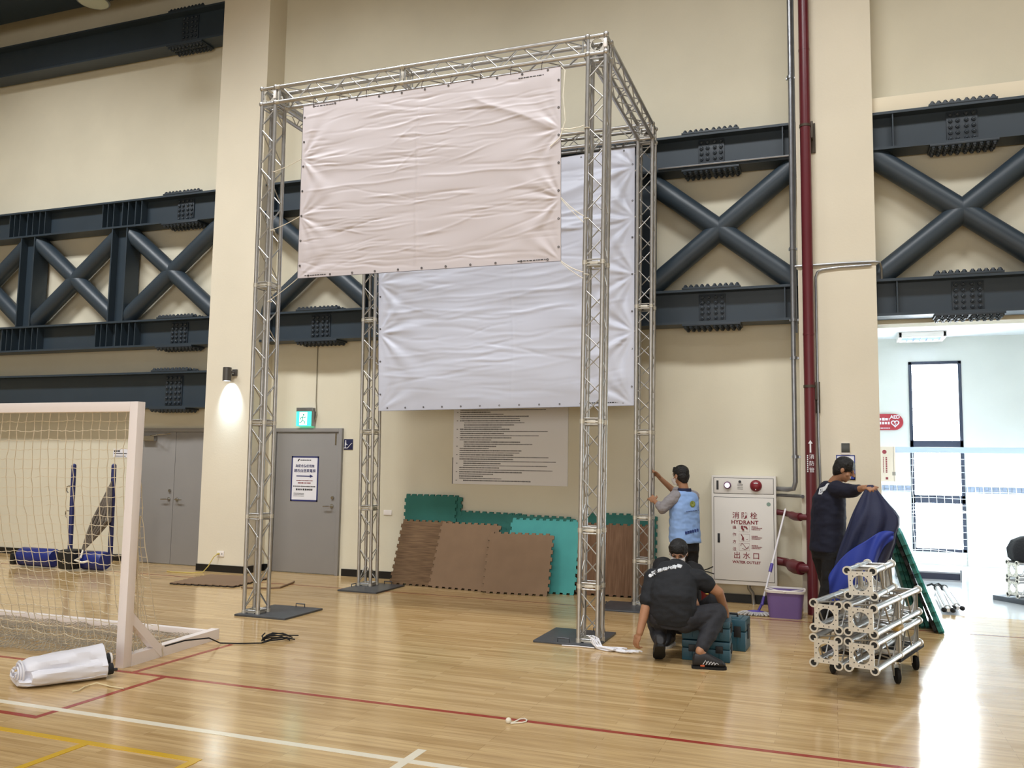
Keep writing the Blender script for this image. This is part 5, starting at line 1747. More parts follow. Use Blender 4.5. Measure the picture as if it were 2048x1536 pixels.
tag(m.build('black_bag', mat('black_bag_fabric', '16171d', 0.8, bump=0.3, bscale=40), origin=(c.x + 0.16, c.y, 0.52)), 'rounded black bag on top of the far truss stack at the right edge', 'bag')

# ------------------------------------------------------------------ people
def sculpt(name, mb, mats, parent=None, origin=None, voxel=0.006, smooth=3, wrinkle=0.0, wscale=9.0, seed=0):
    """fuse overlapping shells into one continuous surface"""
    tmp = mb.build('lump', mats)
    md = tmp.modifiers.new('fuse', 'REMESH'); md.mode = 'VOXEL'; md.voxel_size = voxel; md.use_smooth_shade = True
    sm = tmp.modifiers.new('soft', 'SMOOTH'); sm.factor = 0.5; sm.iterations = smooth
    dg = bpy.context.evaluated_depsgraph_get()
    me = bpy.data.meshes.new_from_object(tmp.evaluated_get(dg))
    bpy.data.objects.remove(tmp)
    me.name = name
    if wrinkle:
        n = len(me.vertices)
        nr_ = [0.0] * (3 * n); me.vertices.foreach_get('normal', nr_)
        for i, v in enumerate(me.vertices):
            p = v.co
            d = noise.noise(Vector((p.x * wscale + seed, p.y * wscale, p.z * wscale * 1.7))) + 0.5 * noise.noise(Vector((p.x * wscale * 2.3, p.y * wscale * 2.3 + seed, p.z * wscale * 3.5)))
            v.co = p + Vector(nr_[3 * i:3 * i + 3]) * (wrinkle * d)
    off = Vector(OFF.get(parent.name, (0, 0, 0))) if parent is not None else Vector(origin or (0, 0, 0))
    me.transform(Matrix.Translation(-off))
    me.materials.clear()
    for m_ in (mats if isinstance(mats, list) else [mats]): me.materials.append(m_)
    for p in me.polygons: p.use_smooth = True
    o = bpy.data.objects.new(name, me); COL.objects.link(o)
    if parent is not None: o.parent = parent
    else: o.location = off
    OFF[o.name] = off
    return o


def frame(fwd, up=(0, 0, 1)):
    f_ = Vector(fwd).normalized(); u_ = Vector(up); u_ = (u_ - f_ * u_.dot(f_)).normalized()
    r_ = f_.cross(u_)
    return r_, f_, u_


def rotm(r_, f_, u_):
    return Matrix((r_, f_, u_)).transposed().to_4x4()


def head(m, c, fwd, up=(0, 0, 1), s=1.0):
    r_, f_, u_ = frame(fwd, up)
    c = Vector(c)
    Q = lambda x, y, z: c + (r_ * x + f_ * y + u_ * z) * s
    T = rotm(r_, f_, u_)
    m.ell(Q(0, -0.008, 0.03), (0.074 * s, 0.092 * s, 0.085 * s), T, 20, 14)
    m.ell(Q(0, 0.02, -0.045), (0.058 * s, 0.066 * s, 0.07 * s), T, 18, 12)
    m.ell(Q(0, 0.045, -0.09), (0.028 * s, 0.026 * s, 0.024 * s), T)
    m.cap(Q(0, 0.085, 0.015), Q(0, 0.103, -0.02), 0.009 * s, 0.014 * s)
    m.ell(Q(0, 0.078, -0.055), (0.024 * s, 0.012 * s, 0.008 * s), T)
    m.ell(Q(0, 0.08, 0.025), (0.055 * s, 0.012 * s, 0.01 * s), T)
    for sx in (-1, 1):
        m.ell(Q(sx * 0.076, -0.008, -0.005), (0.01 * s, 0.02 * s, 0.032 * s), T)
        m.ell(Q(sx * 0.04, 0.05, -0.03), (0.024 * s, 0.022 * s, 0.024 * s), T)
    return Q, T


def hair(Q, T, s=1.0, fringe=True, low=0.0):
    m = MB()
    m.ell(Q(0, -0.016, 0.045), (0.085 * s, 0.1 * s, 0.086 * s), T, 24, 16)
    m.ell(Q(0, -0.045, 0.0), (0.078 * s, 0.07 * s, 0.085 * s), T, 20, 14)
    m.ell(Q(0, -0.06, -0.045 + low), (0.055 * s, 0.04 * s, 0.05 * s), T, 18, 12)
    if fringe:
        for x in (-0.055, -0.03, 0.0, 0.03, 0.055):
            m.cap(Q(x * 0.9, 0.045, 0.092), Q(x, 0.082 - abs(x) * 0.3, 0.05), 0.018 * s, 0.008 * s, 8)
    for sx in (-1, 1):
        m.cap(Q(sx * 0.072, 0.005, 0.06), Q(sx * 0.077, 0.012, 0.012), 0.02 * s, 0.007 * s, 8)
    return m


def eyes(Q, T, parent, s=1.0):
    for sx in (-1, 1):
        m = MB()
        m.ell(Q(sx * 0.031, 0.077, 0.004), (0.013 * s, 0.007 * s, 0.006 * s), T)
        m.build('eye', mat('dark_eye', '1a1412', 0.2), parent)
        m = MB()
        m.path([Q(sx * 0.05, 0.072, 0.026), Q(sx * 0.033, 0.086, 0.03), Q(sx * 0.015, 0.088, 0.026)], 0.004 * s, n=6)
        m.build('eyebrow', M_HAIR, parent)


def hand(m, wrist, fdir, palm, thumb, curl=0.5, s=1.0):
    """palm, four bent fingers and a thumb that leaves the side of the palm"""
    f_ = Vector(fdir).normalized()
    p_ = Vector(palm); p_ = (p_ - f_ * p_.dot(f_)).normalized()
    t_ = f_.cross(p_)
    if t_.dot(Vector(thumb)) < 0: t_ = -t_
    w_ = Vector(wrist)
    T = rotm(t_, f_, t_.cross(f_))
    m.ell(w_ + f_ * 0.05 * s, (0.042 * s, 0.056 * s, 0.018 * s), T, 16, 10)
    m.cap(w_, w_ + f_ * 0.04 * s, 0.025 * s, 0.026 * s)
    for i in range(4):
        L = (0.92, 1.05, 1.0, 0.8)[i] * s
        b = w_ + f_ * (0.09 - 0.004 * abs(i - 1.3)) * s + t_ * (0.031 - 0.0205 * i) * s
        th = 0.0
        pts = [b - f_ * 0.03 * s, b]
        for k_, (ln, cv_) in enumerate(((0.04, 0.55), (0.027, 0.95), (0.022, 0.7))):
            th += curl * cv_ * (1 + 0.08 * i)
            pts.append(pts[-1] + (f_ * math.cos(th) + p_ * math.sin(th) + t_ * (0.06 - 0.05 * i)) * ln * L)
        m.chain(pts, [0.0095 * s, 0.0098 * s, 0.0092 * s, 0.0084 * s, 0.0074 * s])
    b = w_ + f_ * 0.03 * s + t_ * 0.028 * s
    d1 = (f_ * 0.6 + t_ * 0.75 + p_ * 0.35).normalized(); d2 = (f_ * 0.85 + t_ * 0.3 + p_ * 0.5).normalized()
    m.chain([b - t_ * 0.012 * s, b + d1 * 0.035 * s, b + d1 * 0.035 * s + d2 * 0.03 * s, b + d1 * 0.035 * s + d2 * 0.054 * s], [0.015 * s, 0.0115 * s, 0.0105 * s, 0.0085 * s])


def oval(m, secs, k=28):
    """secs: (centre, half width, half depth, side dir, depth dir, squareness)"""
    rings = []
    for c, a, b, sd_, dd_ in secs:
        c, sd_, dd_ = Vector(c), Vector(sd_).normalized(), Vector(dd_).normalized()
        ring = []
        for i in range(k):
            q = 2 * PI * i / k
            ca, sa = math.cos(q), math.sin(q)
            e = 0.8
            ring.append(c + sd_ * (a * math.copysign(abs(ca) ** e, ca)) + dd_ * (b * math.copysign(abs(sa) ** e, sa)))
        rings.append(ring)
    loft(m, rings)
    return m


def shoe(parent, ankle, toe_dir, mats, L=0.27, z0=0.0, pitch=0.0, accents=None):
    d = Vector((toe_dir[0], toe_dir[1], 0)).normalized()
    r_ = Vector((d.y, -d.x, 0)); u_ = Vector((0, 0, 1))
    dp = d * math.cos(pitch) - u_ * math.sin(pitch); up_ = u_ * math.cos(pitch) + d * math.sin(pitch)
    heel = Vector((ankle[0], ankle[1], z0)) - d * 0.06
    if pitch: heel.z = z0 + L * math.sin(pitch)
    Q = lambda x, y, z: heel + r_ * x + dp * y + up_ * z
    m = MB()
    secs = []
    for y, w_, h0, h1 in ((0.0, 0.028, 0.01, 0.075), (0.015, 0.04, 0.008, 0.11), (0.08, 0.043, 0.008, 0.122), (0.13, 0.044, 0.008, 0.11), (0.18, 0.049, 0.008, 0.085), (0.23, 0.046, 0.01, 0.062), (L, 0.024, 0.014, 0.036)):
        hh = (h0 + h1) / 2
        secs.append((Q(0, y, hh + 0.008), w_, (h1 - h0) / 2, r_, up_))
    oval(m, secs, 20)
    sh = sculpt('shoe', m, mats[0], parent, voxel=0.006, smooth=2)
    m = MB()
    n = 14
    out = []
    prof = [(-0.008, 0.022), (0.005, 0.036), (0.03, 0.043), (0.1, 0.043), (0.18, 0.052), (0.235, 0.047), (0.262, 0.032), (L + 0.008, 0.014)]
    pts = [Q(w_, y, 0) for y, w_ in prof] + [Q(-w_, y, 0) for y, w_ in prof[::-1]]
    m.prism(pts, up_ * 0.02)
    m.build('sole', mats[1], sh)
    if accents:
        m = MB()
        for q in accents(Q): m.path(*q)
        m.build('accent', accents.mat, sh)
    return sh


def person(label, loc, build_body, voxel=0.0055):
    m = MB()
    ctx = build_body(m)
    o = sculpt('person', m, M_SKIN, origin=loc, voxel=voxel, smooth=2)
    tag(o, label, 'person')
    return o, ctx


def stick(parent, chars, uv, size, mt, name, depth=0.006):
    """print glyphs on a garment where they sit on its surface"""
    mm_ = MB()
    inv = Matrix.Translation(parent.parent.location).inverted() if parent.parent else Matrix()
    offp = parent.parent.location if parent.parent else parent.location
    for ch, (u, v, rot) in zip(chars, uv):
        o_w = Vector((0, 0, CAMH)); d_ = (at(u, v, 5) - o_w).normalized()
        hit, loc_, nrm, _ = parent.ray_cast(o_w - offp, d_)
        if not hit: continue
        p = loc_ + offp
        z = nrm; x = PRINT_X.copy(); x = (x - z * x.dot(z)).normalized(); y = z.cross(x)
        mtx = Matrix((x, y, z)).transposed().to_4x4(); mtx.translation = p + z * 0.004
        mtx = mtx @ Matrix.Rotation(rot, 4, 'Z')
        if callable(ch): ch(mm_, mtx)
        else: mm_.text(ch, size, mtx, extrude=depth, bold=0.0008)
    return mm_.build(name, mt, parent)


# ---- man in the light blue vest, hands on the right rear column
def p1(m):
    c = {}
    hc = at(1361, 952, 10.07)
    c['Q'], c['T'] = head(m, hc, (-0.8, 0.6, -0.06), s=0.98)
    nk = at(1369, 980, 10.06)
    m.chain([hc + Vector((0.02, -0.015, -0.05)), nk + Vector((0, 0, -0.03))], [0.052, 0.06])
    side = Vector((0.66, 0.75, 0)); dep = Vector((-0.75, 0.66, 0))
    c['side'], c['dep'] = side, dep
    ch, wa, pe = at(1369, 1010, 10.06), at(1369, 1052, 10.06), at(1370, 1088, 10.06)
    c['ch'], c['wa'], c['pe'], c['nk'] = ch, wa, pe, nk
    oval(m, [(nk + Vector((0, 0, -0.02)), 0.07, 0.05, side, dep), (nk + Vector((0, 0, -0.07)), 0.15, 0.08, side, dep), (ch, 0.155, 0.1, side, dep), (wa, 0.135, 0.09, side, dep), (pe, 0.15, 0.1, side, dep), (pe - Vector((0, 0, 0.06)), 0.13, 0.09, side, dep)])
    c['LS'], c['LE'], c['LW'] = nk - side * 0.15 - Vector((0, 0, 0.075)), at(1325, 1017, 9.88), at(1310, 1003, 9.98)
    c['RS'], c['RE'], c['RW'] = nk + side * 0.15 - Vector((0, 0, 0.075)), at(1347, 981, 10.36), at(1320, 956, 10.22)
    m.chain([c['LS'], c['LE'], c['LW']], [0.05, 0.038, 0.026])
    m.chain([c['RS'], c['RE'], c['RW']], [0.05, 0.038, 0.026])
    hand(m, c['LW'], (at(1301, 994, 10.04) - c['LW']), Vector((-0.4, 0.9, 0)), (0, 0, 1), 0.6)
    hand(m, c['RW'], (at(1310, 943, 10.17) - c['RW']), Vector((-0.7, -0.6, 0)), (-0.3, -0.3, 1), 0.5)
    c['LH'], c['RH'] = pe - side * 0.085 - Vector((0, 0, 0.03)), pe + side * 0.085 - Vector((0, 0, 0.03))
    c['LK'], c['RK'] = c['LH'] + Vector((0, 0.01, -0.38)), c['RH'] + Vector((-0.01, 0.02, -0.38))
    c['LA'], c['RA'] = Vector((c['LK'].x, c['LK'].y, 0.08)), Vector((c['RK'].x, c['RK'].y, 0.08))
    for s in 'LR':
        m.chain([c[s + 'H'], c[s + 'K'], c[s + 'A']], [0.078, 0.052, 0.036])
        m.cap(c[s + 'A'], c[s + 'A'] + dep * 0.14 - Vector((0, 0, 0.04)), 0.034, 0.022)
    return c


loc1 = (at(1370, 1088, 10.06).x, 10.06, 0)
P1, c = person('person in a light blue vest and grey sleeves steadying the right rear tower column', loc1, p1)
sculpt('hair', hair(c['Q'], c['T'], 0.98), M_HAIR, P1, voxel=0.006, smooth=2, wrinkle=0.002, wscale=40)
eyes(c['Q'], c['T'], P1)
m = MB()
for s in 'LR': m.chain([c[s + 'H'] + Vector((0, 0, 0.05)), c[s + 'K'], c[s + 'A'] + Vector((0, 0, 0.0))], [0.1, 0.072, 0.06])
oval(m, [(c['pe'] + Vector((0, 0, 0.06)), 0.15, 0.105, c['side'], c['dep']), (c['pe'], 0.165, 0.115, c['side'], c['dep']), (c['pe'] - Vector((0, 0, 0.08)), 0.155, 0.11, c['side'], c['dep'])])
M_TROUS = mat('black_trouser_cloth', '101014', 0.8, bump=0.1, bscale=90)
sculpt('trousers', m, M_TROUS, P1, voxel=0.009, smooth=4, wrinkle=0.007, wscale=11)
m = MB()
mid = c['LS'].lerp(c['LE'], 0.5)
m.chain([c['LS'] + c['side'] * 0.02, mid, c['LE'], c['LE'].lerp(c['LW'], 0.45)], [0.076, 0.068, 0.06, 0.047])
m.chain([c['RS'] - c['side'] * 0.02, c['RS'].lerp(c['RE'], 0.5), c['RS'].lerp(c['RE'], 0.85)], [0.07, 0.062, 0.055])
sculpt('shirt_sleeves', m, mat('grey_shirt_cloth', '8f8b8e', 0.8, bump=0.1, bscale=120), P1, voxel=0.008, smooth=3, wrinkle=0.007, wscale=16)
m = MB()
side, dep = c['side'], c['dep']
oval(m, [(c['nk'] - Vector((0, 0, 0.012)), 0.085, 0.065, side, dep), (c['nk'] - Vector((0, 0, 0.045)), 0.15, 0.09, side, dep), (c['ch'] + Vector((0, 0, 0.06)), 0.172, 0.115, side, dep), (c['ch'] - Vector((0, 0, 0.05)), 0.178, 0.125, side, dep), (c['wa'], 0.183, 0.13, side, dep), (c['pe'] + Vector((0, 0, 0.04)), 0.19, 0.138, side, dep), (c['pe'] + Vector((0, 0, 0.015)), 0.188, 0.136, side, dep)])
M_VEST = mat('light_blue_vest_cloth', '8fb1e6', 0.7, bump=0.08, bscale=120)
vest = sculpt('vest', m, M_VEST, P1, voxel=0.008, smooth=3, wrinkle=0.008, wscale=9, seed=3)
m = MB(); n_ = c['nk'] + Vector((0, 0, 0.0))
oval(m, [(n_ - Vector((0, 0, 0.02)), 0.078, 0.07, side, dep), (n_ + Vector((0, 0, 0.02)), 0.072, 0.066, side, dep)])
m.build('collar', mat('navy_collar_cloth', '1d2546', 0.8), P1)
bpy.context.view_layer.update()
PRINT_X = Vector((0.8, 0.6, 0))
emb = lambda m_, mx: m_.tube(mx @ Vector((0, 0, -0.004)), mx @ Vector((0, 0, 0.0012)), 0.036, n=24)
stick(vest, [emb], [(1385, 1008, 0)], 0.05, mat('olive_green_print', '7f8a3c', 0.7), 'round_emblem')
swirl = lambda m_, mx: m_.path([mx @ Vector((0.02 * math.sin(q) * (1 - q / 9), 0.004 + 0.022 * math.cos(q), 0.002)) for q in [i * 0.5 for i in range(10)]], 0.003, n=4)
stick(vest, [swirl], [(1385, 1008, 0)], 0.05, mat('pale_green_print', 'c3cf8a', 0.7), 'emblem_swirl')
dash = lambda w_, h_: (lambda m_, mx: m_.prism([mx @ Vector(p) for p in ((-w_, -h_, -0.004), (w_, -h_, -0.004), (w_, h_, -0.004), (-w_, h_, -0.004))], mx.to_3x3() @ Vector((0, 0, 0.0055))))
M_VPRINT = mat('vest_print_blue', '2b3c78', 0.7)
stick(vest, [dash(0.012, 0.0025)] * 6, [(1374 + 4.4 * i, 1023.5 - 0.7 * i, 0) for i in range(6)], 0.05, M_VPRINT, 'print_line')
glyph = lambda m_, mx: [dash(0.0035, 0.015)(m_, mx @ Matrix.Translation((x, 0, 0))) for x in (-0.009, 0, 0.009)] + [dash(0.012, 0.003)(m_, mx @ Matrix.Translation((0, z, 0.0004))) for z in (-0.012, 0.003, 0.014)]
stick(vest, [glyph] * 6, [(1372 + 4.6 * i, 1066 - 1.1 * i, 0) for i in range(6)], 0.05, M_VPRINT, 'hem_lettering')
stick(vest, [dash(0.02, 0.004)], [(1380, 981, 0)], 0.05, M_VPRINT, 'neck_label')
m = MB(); m.path([c['Q'](-0.079, -0.006, 0.012), c['Q'](-0.084, -0.018, -0.02), c['Q'](-0.07, 0.01, -0.055)], 0.0025, n=5); m.path([c['Q'](-0.075, 0.02, 0.005), c['Q'](-0.066, 0.05, -0.02)], 0.002, n=5)
oval(m, [(c['Q'](0, 0.06, -0.025), 0.062, 0.05, c['T'].to_3x3().col[0], c['T'].to_3x3().col[1]), (c['Q'](0, 0.062, -0.06), 0.06, 0.055, c['T'].to_3x3().col[0], c['T'].to_3x3().col[1]), (c['Q'](0, 0.05, -0.1), 0.045, 0.045, c['T'].to_3x3().col[0], c['T'].to_3x3().col[1])])
m.build('face_mask', mat('mask_white', 'd9d4d2', 0.7), P1)
for s in 'LR':
    shoe(P1, c[s + 'A'], (c['dep'].x, c['dep'].y), [M_BLACK, M_RUBBER])


# ---- crouching man, back to the camera
def p2(m):
    c = {}
    sp = [at(1346, 1232, 7.36), at(1346, 1192, 7.37), at(1349, 1158, 7.46), at(1353, 1140, 7.56)]
    c['sp'] = sp
    side = Vector((1, -0.12, -0.02)).normalized(); c['side'] = side
    dd = [Vector((0.1, 0.9, 0.3)), Vector((0.1, 0.95, -0.2)), Vector((0.1, 0.75, -0.65)), Vector((0.1, 0.5, -0.85))]
    c['dd'] = dd
    oval(m, [(sp[0] - Vector((0, 0, 0.04)), 0.13, 0.085, side, dd[0]), (sp[0], 0.165, 0.115, side, dd[0]), (sp[1], 0.15, 0.1, side, dd[1]), (sp[2], 0.175, 0.1, side, dd[2]), (sp[3], 0.12, 0.075, side, dd[3])])
    hc = at(1354, 1166, 7.78)
    c['Q'], c['T'] = head(m, hc, (0.1, 0.75, -0.65), (0.05, 0.65, 0.75), 0.95)
    m.chain([sp[3], hc.lerp(sp[3], 0.35)], [0.06, 0.055])
    c['LS'], c['LE'], c['LW'] = at(1307, 1157, 7.46), at(1291, 1218, 7.33), at(1279, 1266, 7.26)
    c['RS'], c['RE'], c['RW'] = at(1397, 1158, 7.5), at(1437, 1184, 7.55), at(1451, 1222, 7.68)
    m.chain([c['LS'], c['LE'], c['LW']], [0.054, 0.043, 0.029])
    m.chain([c['RS'], c['RE'], c['RW']], [0.054, 0.043, 0.029])
    hand(m, c['LW'], at(1268, 1294, 7.26) - c['LW'], (0.6, 0.6, 0.1), (0.3, 0.8, 0), 0.75, 0.95)
    hand(m, c['RW'], at(1460, 1246, 7.80) - c['RW'], (-0.3, 0.5, -0.6), (-0.9, 0.2, 0), 0.8, 0.95)
    c['LH'], c['LK'], c['LA'] = sp[0] - side * 0.1 - Vector((0, 0, 0.02)), at(1312, 1236, 7.70), at(1320, 1285, 7.27)
    c['RH'], c['RK'], c['RA'] = sp[0] + side * 0.1 - Vector((0, 0, 0.02)), at(1434, 1228, 7.50), at(1400, 1303, 7.24)
    for s in 'LR':
        m.chain([c[s + 'H'], c[s + 'K'], c[s + 'A']], [0.085, 0.058, 0.037])
    td = {'L': Vector((-0.25, 0.95, 0)), 'R': Vector((0.95, 0.25, 0))}
    c['td'] = td
    for s in 'LR':
        e_ = c[s + 'A'] + td[s] * 0.1; e_.z = 0.18 if s == 'L' else 0.035
        m.cap(c[s + 'A'], e_, 0.034, 0.02)
    return c


PRINT_X = Vector((1, -0.15, 0))
P2, c = person('person in a black tee with white back lettering crouching with back to the camera', (c['pe'].x * 0 - 1.2, 7.35, 0), p2)
sculpt('hair', hair(c['Q'], c['T'], 0.95), M_HAIR, P2, voxel=0.006, smooth=2, wrinkle=0.002, wscale=40)
m = MB()
sp, side, dd = c['sp'], c['side'], c['dd']
oval(m, [(sp[0] - Vector((0, 0.0, 0.035)), 0.19, 0.115, side, dd[0]), (sp[0] + Vector((0, 0, 0.02)), 0.2, 0.135, side, dd[0]), (sp[1], 0.192, 0.135, side, dd[1]), (sp[2] - Vector((0, 0, 0.02)), 0.205, 0.13, side, dd[2]), (sp[3] - Vector((0, 0.012, 0.008)), 0.155, 0.105, side, dd[3]), (sp[3] + Vector((0, 0.06, 0.02)), 0.1, 0.075, side, dd[3]), (sp[3] + Vector((0, 0.11, 0.03)), 0.08, 0.07, side, dd[3])])
hn = at(1354, 1166, 7.78)
m.cap(sp[3] + Vector((0, 0, 0.012)), hn.lerp(sp[3], 0.45) + Vector((0.01, 0, 0.018)), 0.088, 0.076)
for s, t_ in (('L', 0.72), ('R', 0.42)):
    e = c[s + 'S'].lerp(c[s + 'E'], t_)
    m.chain([c[s + 'S'].lerp(sp[2], 0.3), c[s + 'S'], e], [0.09, 0.082, 0.074])
M_TEE = mat('black_tee_cloth', '14171d', 0.8, bump=0.1, bscale=120)
tee = sculpt('tee_shirt', m, M_TEE, P2, voxel=0.008, smooth=4, wrinkle=0.008, wscale=9, seed=7)
m = MB()
for s in 'LR': m.chain([c[s + 'H'], c[s + 'K'], c[s + 'K'].lerp(c[s + 'A'], 0.55), c[s + 'K'].lerp(c[s + 'A'], 0.88)], [0.108, 0.088, 0.074, 0.055])
oval(m, [(sp[0] - Vector((0, 0.0, 0.07)), 0.15, 0.1, side, dd[0]), (sp[0], 0.165, 0.115, side, dd[0]), (sp[0] + Vector((0, 0.02, 0.06)), 0.14, 0.09, side, dd[1])])
sculpt('trousers', m, mat('charcoal_trouser_cloth', '25262c', 0.8, bump=0.1, bscale=90), P2, voxel=0.009, smooth=4, wrinkle=0.008, wscale=10, seed=2)
# lettering across the shoulders, each sign laid onto the cloth
bpy.context.view_layer.update()


M_PRINT = mat('white_shirt_print', 'dfe3e8', 0.6)
blob = lambda m_, mx: m_.text('●', 0.04, mx, extrude=0.003)
stick(tee, [blob] + list('阡景燈光音響'), [(1301, 1152, 0.5), (1309, 1147, 0.5), (1320, 1142, 0.35), (1330, 1139, 0.25), (1340, 1136.5, 0.2), (1349, 1135, 0.12), (1358.5, 1133.5, 0.1)], 0.046, M_PRINT, 'back_lettering', 0.003)


class Acc:
    def __init__(s, f, m): s.f, s.mat = f, m
    def __call__(s, Q): return s.f(Q)


acc = Acc(lambda Q: [([Q(0.046, 0.08 + i * 0.022, 0.04), Q(0.047, 0.1 + i * 0.022, 0.072 - 0.004 * i), Q(0.048, 0.112 + i * 0.022, 0.045)], 0.003, 5) for i in range(5)], mat('white_shoe_mark', 'd0d0d4', 0.6))
shL = shoe(P2, c['LA'], (-0.25, 0.95), [mat('black_shoe', '1b1a1c', 0.6), M_RUBBER], L=0.27, pitch=R_(33))
shR = shoe(P2, c['RA'], (0.95, 0.2), [mat('black_shoe', '1b1a1c', 0.6), M_RUBBER], L=0.26, accents=acc)
for sh, u, v in ((shL, 1310, 1328), (shR, 1405, 1331)):
    p = at(u, v, 7.2)
    hit = Vector((0, 0, CAMH)); d_ = (p - hit).normalized()
    ok, lo, nn, _ = sh.ray_cast(hit - P2.location, d_)
    if ok:
        m = MB(); m.box(lo + Vector(P2.location) + nn * 0.002, (0.035, 0.01, 0.014), 0.003); m.build('orange_patch', mat('orange_patch', 'd8653a', 0.6), sh)


# ---- masked man crouching behind, facing the camera
def p3(m):
    c = {}
    hc = at(1357, 1106, 8.05)
    c['Q'], c['T'] = head(m, hc, (0.05, -0.9, -0.42), s=0.98)
    nk = at(1352, 1132, 8.16)
    m.chain([hc + Vector((0, 0.05, -0.05)), nk], [0.055, 0.062])
    side = Vector((1, 0.1, -0.04)).normalized(); dep = Vector((0, -0.85, -0.5)).normalized()
    ch, pe = at(1356, 1172, 8.2), at(1366, 1238, 8.42)
    c.update(nk=nk, ch=ch, pe=pe, side=side, dep=dep)
    oval(m, [(nk - Vector((0, 0, 0.01)), 0.1, 0.06, side, dep), (nk - Vector((0, 0, 0.06)), 0.16, 0.09, side, dep), (ch, 0.16, 0.1, side, dep), (pe, 0.155, 0.11, side, dep), (pe - Vector((0, 0, 0.06)), 0.12, 0.08, side, dep)])
    c['RS'], c['RE'], c['RW'] = at(1322, 1132, 8.12), at(1310, 1185, 8.0), at(1335, 1215, 7.85)
    c['LS'], c['LE'], c['LW'] = at(1392, 1142, 8.16), at(1379, 1182, 7.98), at(1393, 1210, 7.84)
    for s in 'LR': m.chain([c[s + 'S'], c[s + 'E'], c[s + 'W']], [0.05, 0.04, 0.027])
    hand(m, c['RW'], (0.3, -0.3, -0.6), (0.3, 0.3, 0), (1, 0, 0.2), 0.6)
    hand(m, c['LW'], (0.2, -0.2, -0.9), (-0.3, 0.4, 0), (-1, 0, 0), 0.6)
    c['RH'], c['RK'], c['RA'] = pe - side * 0.1, at(1332, 1225, 7.98), at(1340, 1285, 8.06)
    c['LH'], c['LK'], c['LA'] = pe + side * 0.1, at(1430, 1205, 8.02), at(1428, 1268, 8.28)
    for s in 'LR':
        c[s + 'A'].z = 0.09
        m.chain([c[s + 'H'], c[s + 'K'], c[s + 'A']], [0.085, 0.058, 0.037])
        m.cap(c[s + 'A'], c[s + 'A'] + Vector((0, -0.12, -0.05)), 0.034, 0.022)
    return c


P3, c = person('person in black with a white face mask crouching behind the other crouching person', (-1.25, 8.3, 0), p3)
sculpt('hair', hair(c['Q'], c['T'], 1.0), M_HAIR, P3, voxel=0.006, smooth=2, wrinkle=0.002, wscale=40)
eyes(c['Q'], c['T'], P3)
m = MB()
tr = c['T'].to_3x3()
oval(m, [(c['Q'](0, 0.062, -0.012), 0.058, 0.048, tr.col[0], tr.col[1]), (c['Q'](0, 0.066, -0.04), 0.064, 0.056, tr.col[0], tr.col[1]), (c['Q'](0, 0.058, -0.085), 0.055, 0.052, tr.col[0], tr.col[1]), (c['Q'](0, 0.045, -0.118), 0.032, 0.035, tr.col[0], tr.col[1])])
for sx in (-1, 1): m.path([c['Q'](sx * 0.055, 0.07, -0.02), c['Q'](sx * 0.082, 0.0, 0.005)], 0.0025, n=5)
m.build('face_mask', mat('mask_white', 'd9d4d2', 0.7), P3)
m = MB()
side, dep = c['side'], c['dep']
oval(m, [(c['nk'], 0.095, 0.07, side, dep), (c['nk'] - Vector((0, 0, 0.05)), 0.19, 0.11, side, dep), (c['ch'], 0.2, 0.13, side, dep), (c['pe'], 0.19, 0.14, side, dep), (c['pe'] - Vector((0, 0, 0.05)), 0.16, 0.11, side, dep)])
for s in 'LR': m.chain([c[s + 'S'].lerp(c['nk'], 0.2), c[s + 'S'], c[s + 'S'].lerp(c[s + 'E'], 0.7)], [0.085, 0.078, 0.068])
sculpt('tee_shirt', m, mat('deep_black_tee_cloth', '121317', 0.8), P3, voxel=0.008, smooth=4, wrinkle=0.008, wscale=9, seed=17)
m = MB()
for s in 'LR': m.chain([c[s + 'H'], c[s + 'K'], c[s + 'K'].lerp(c[s + 'A'], 0.9)], [0.108, 0.085, 0.058])
oval(m, [(c['pe'] - Vector((0, 0, 0.08)), 0.14, 0.1, side, dep), (c['pe'], 0.17, 0.12, side, dep), (c['pe'] + Vector((0, 0, 0.06)), 0.16, 0.11, side, dep)])
sculpt('trousers', m, M_TROUS, P3, voxel=0.009, smooth=4, wrinkle=0.007, wscale=10, seed=12)
for s in 'LR':
    shoe(P3, c[s + 'A'], (-0.15, -1), [mat('black_shoe', '1b1a1c', 0.6), mat('white_sole', 'd8d6d0', 0.6)], L=0.26)


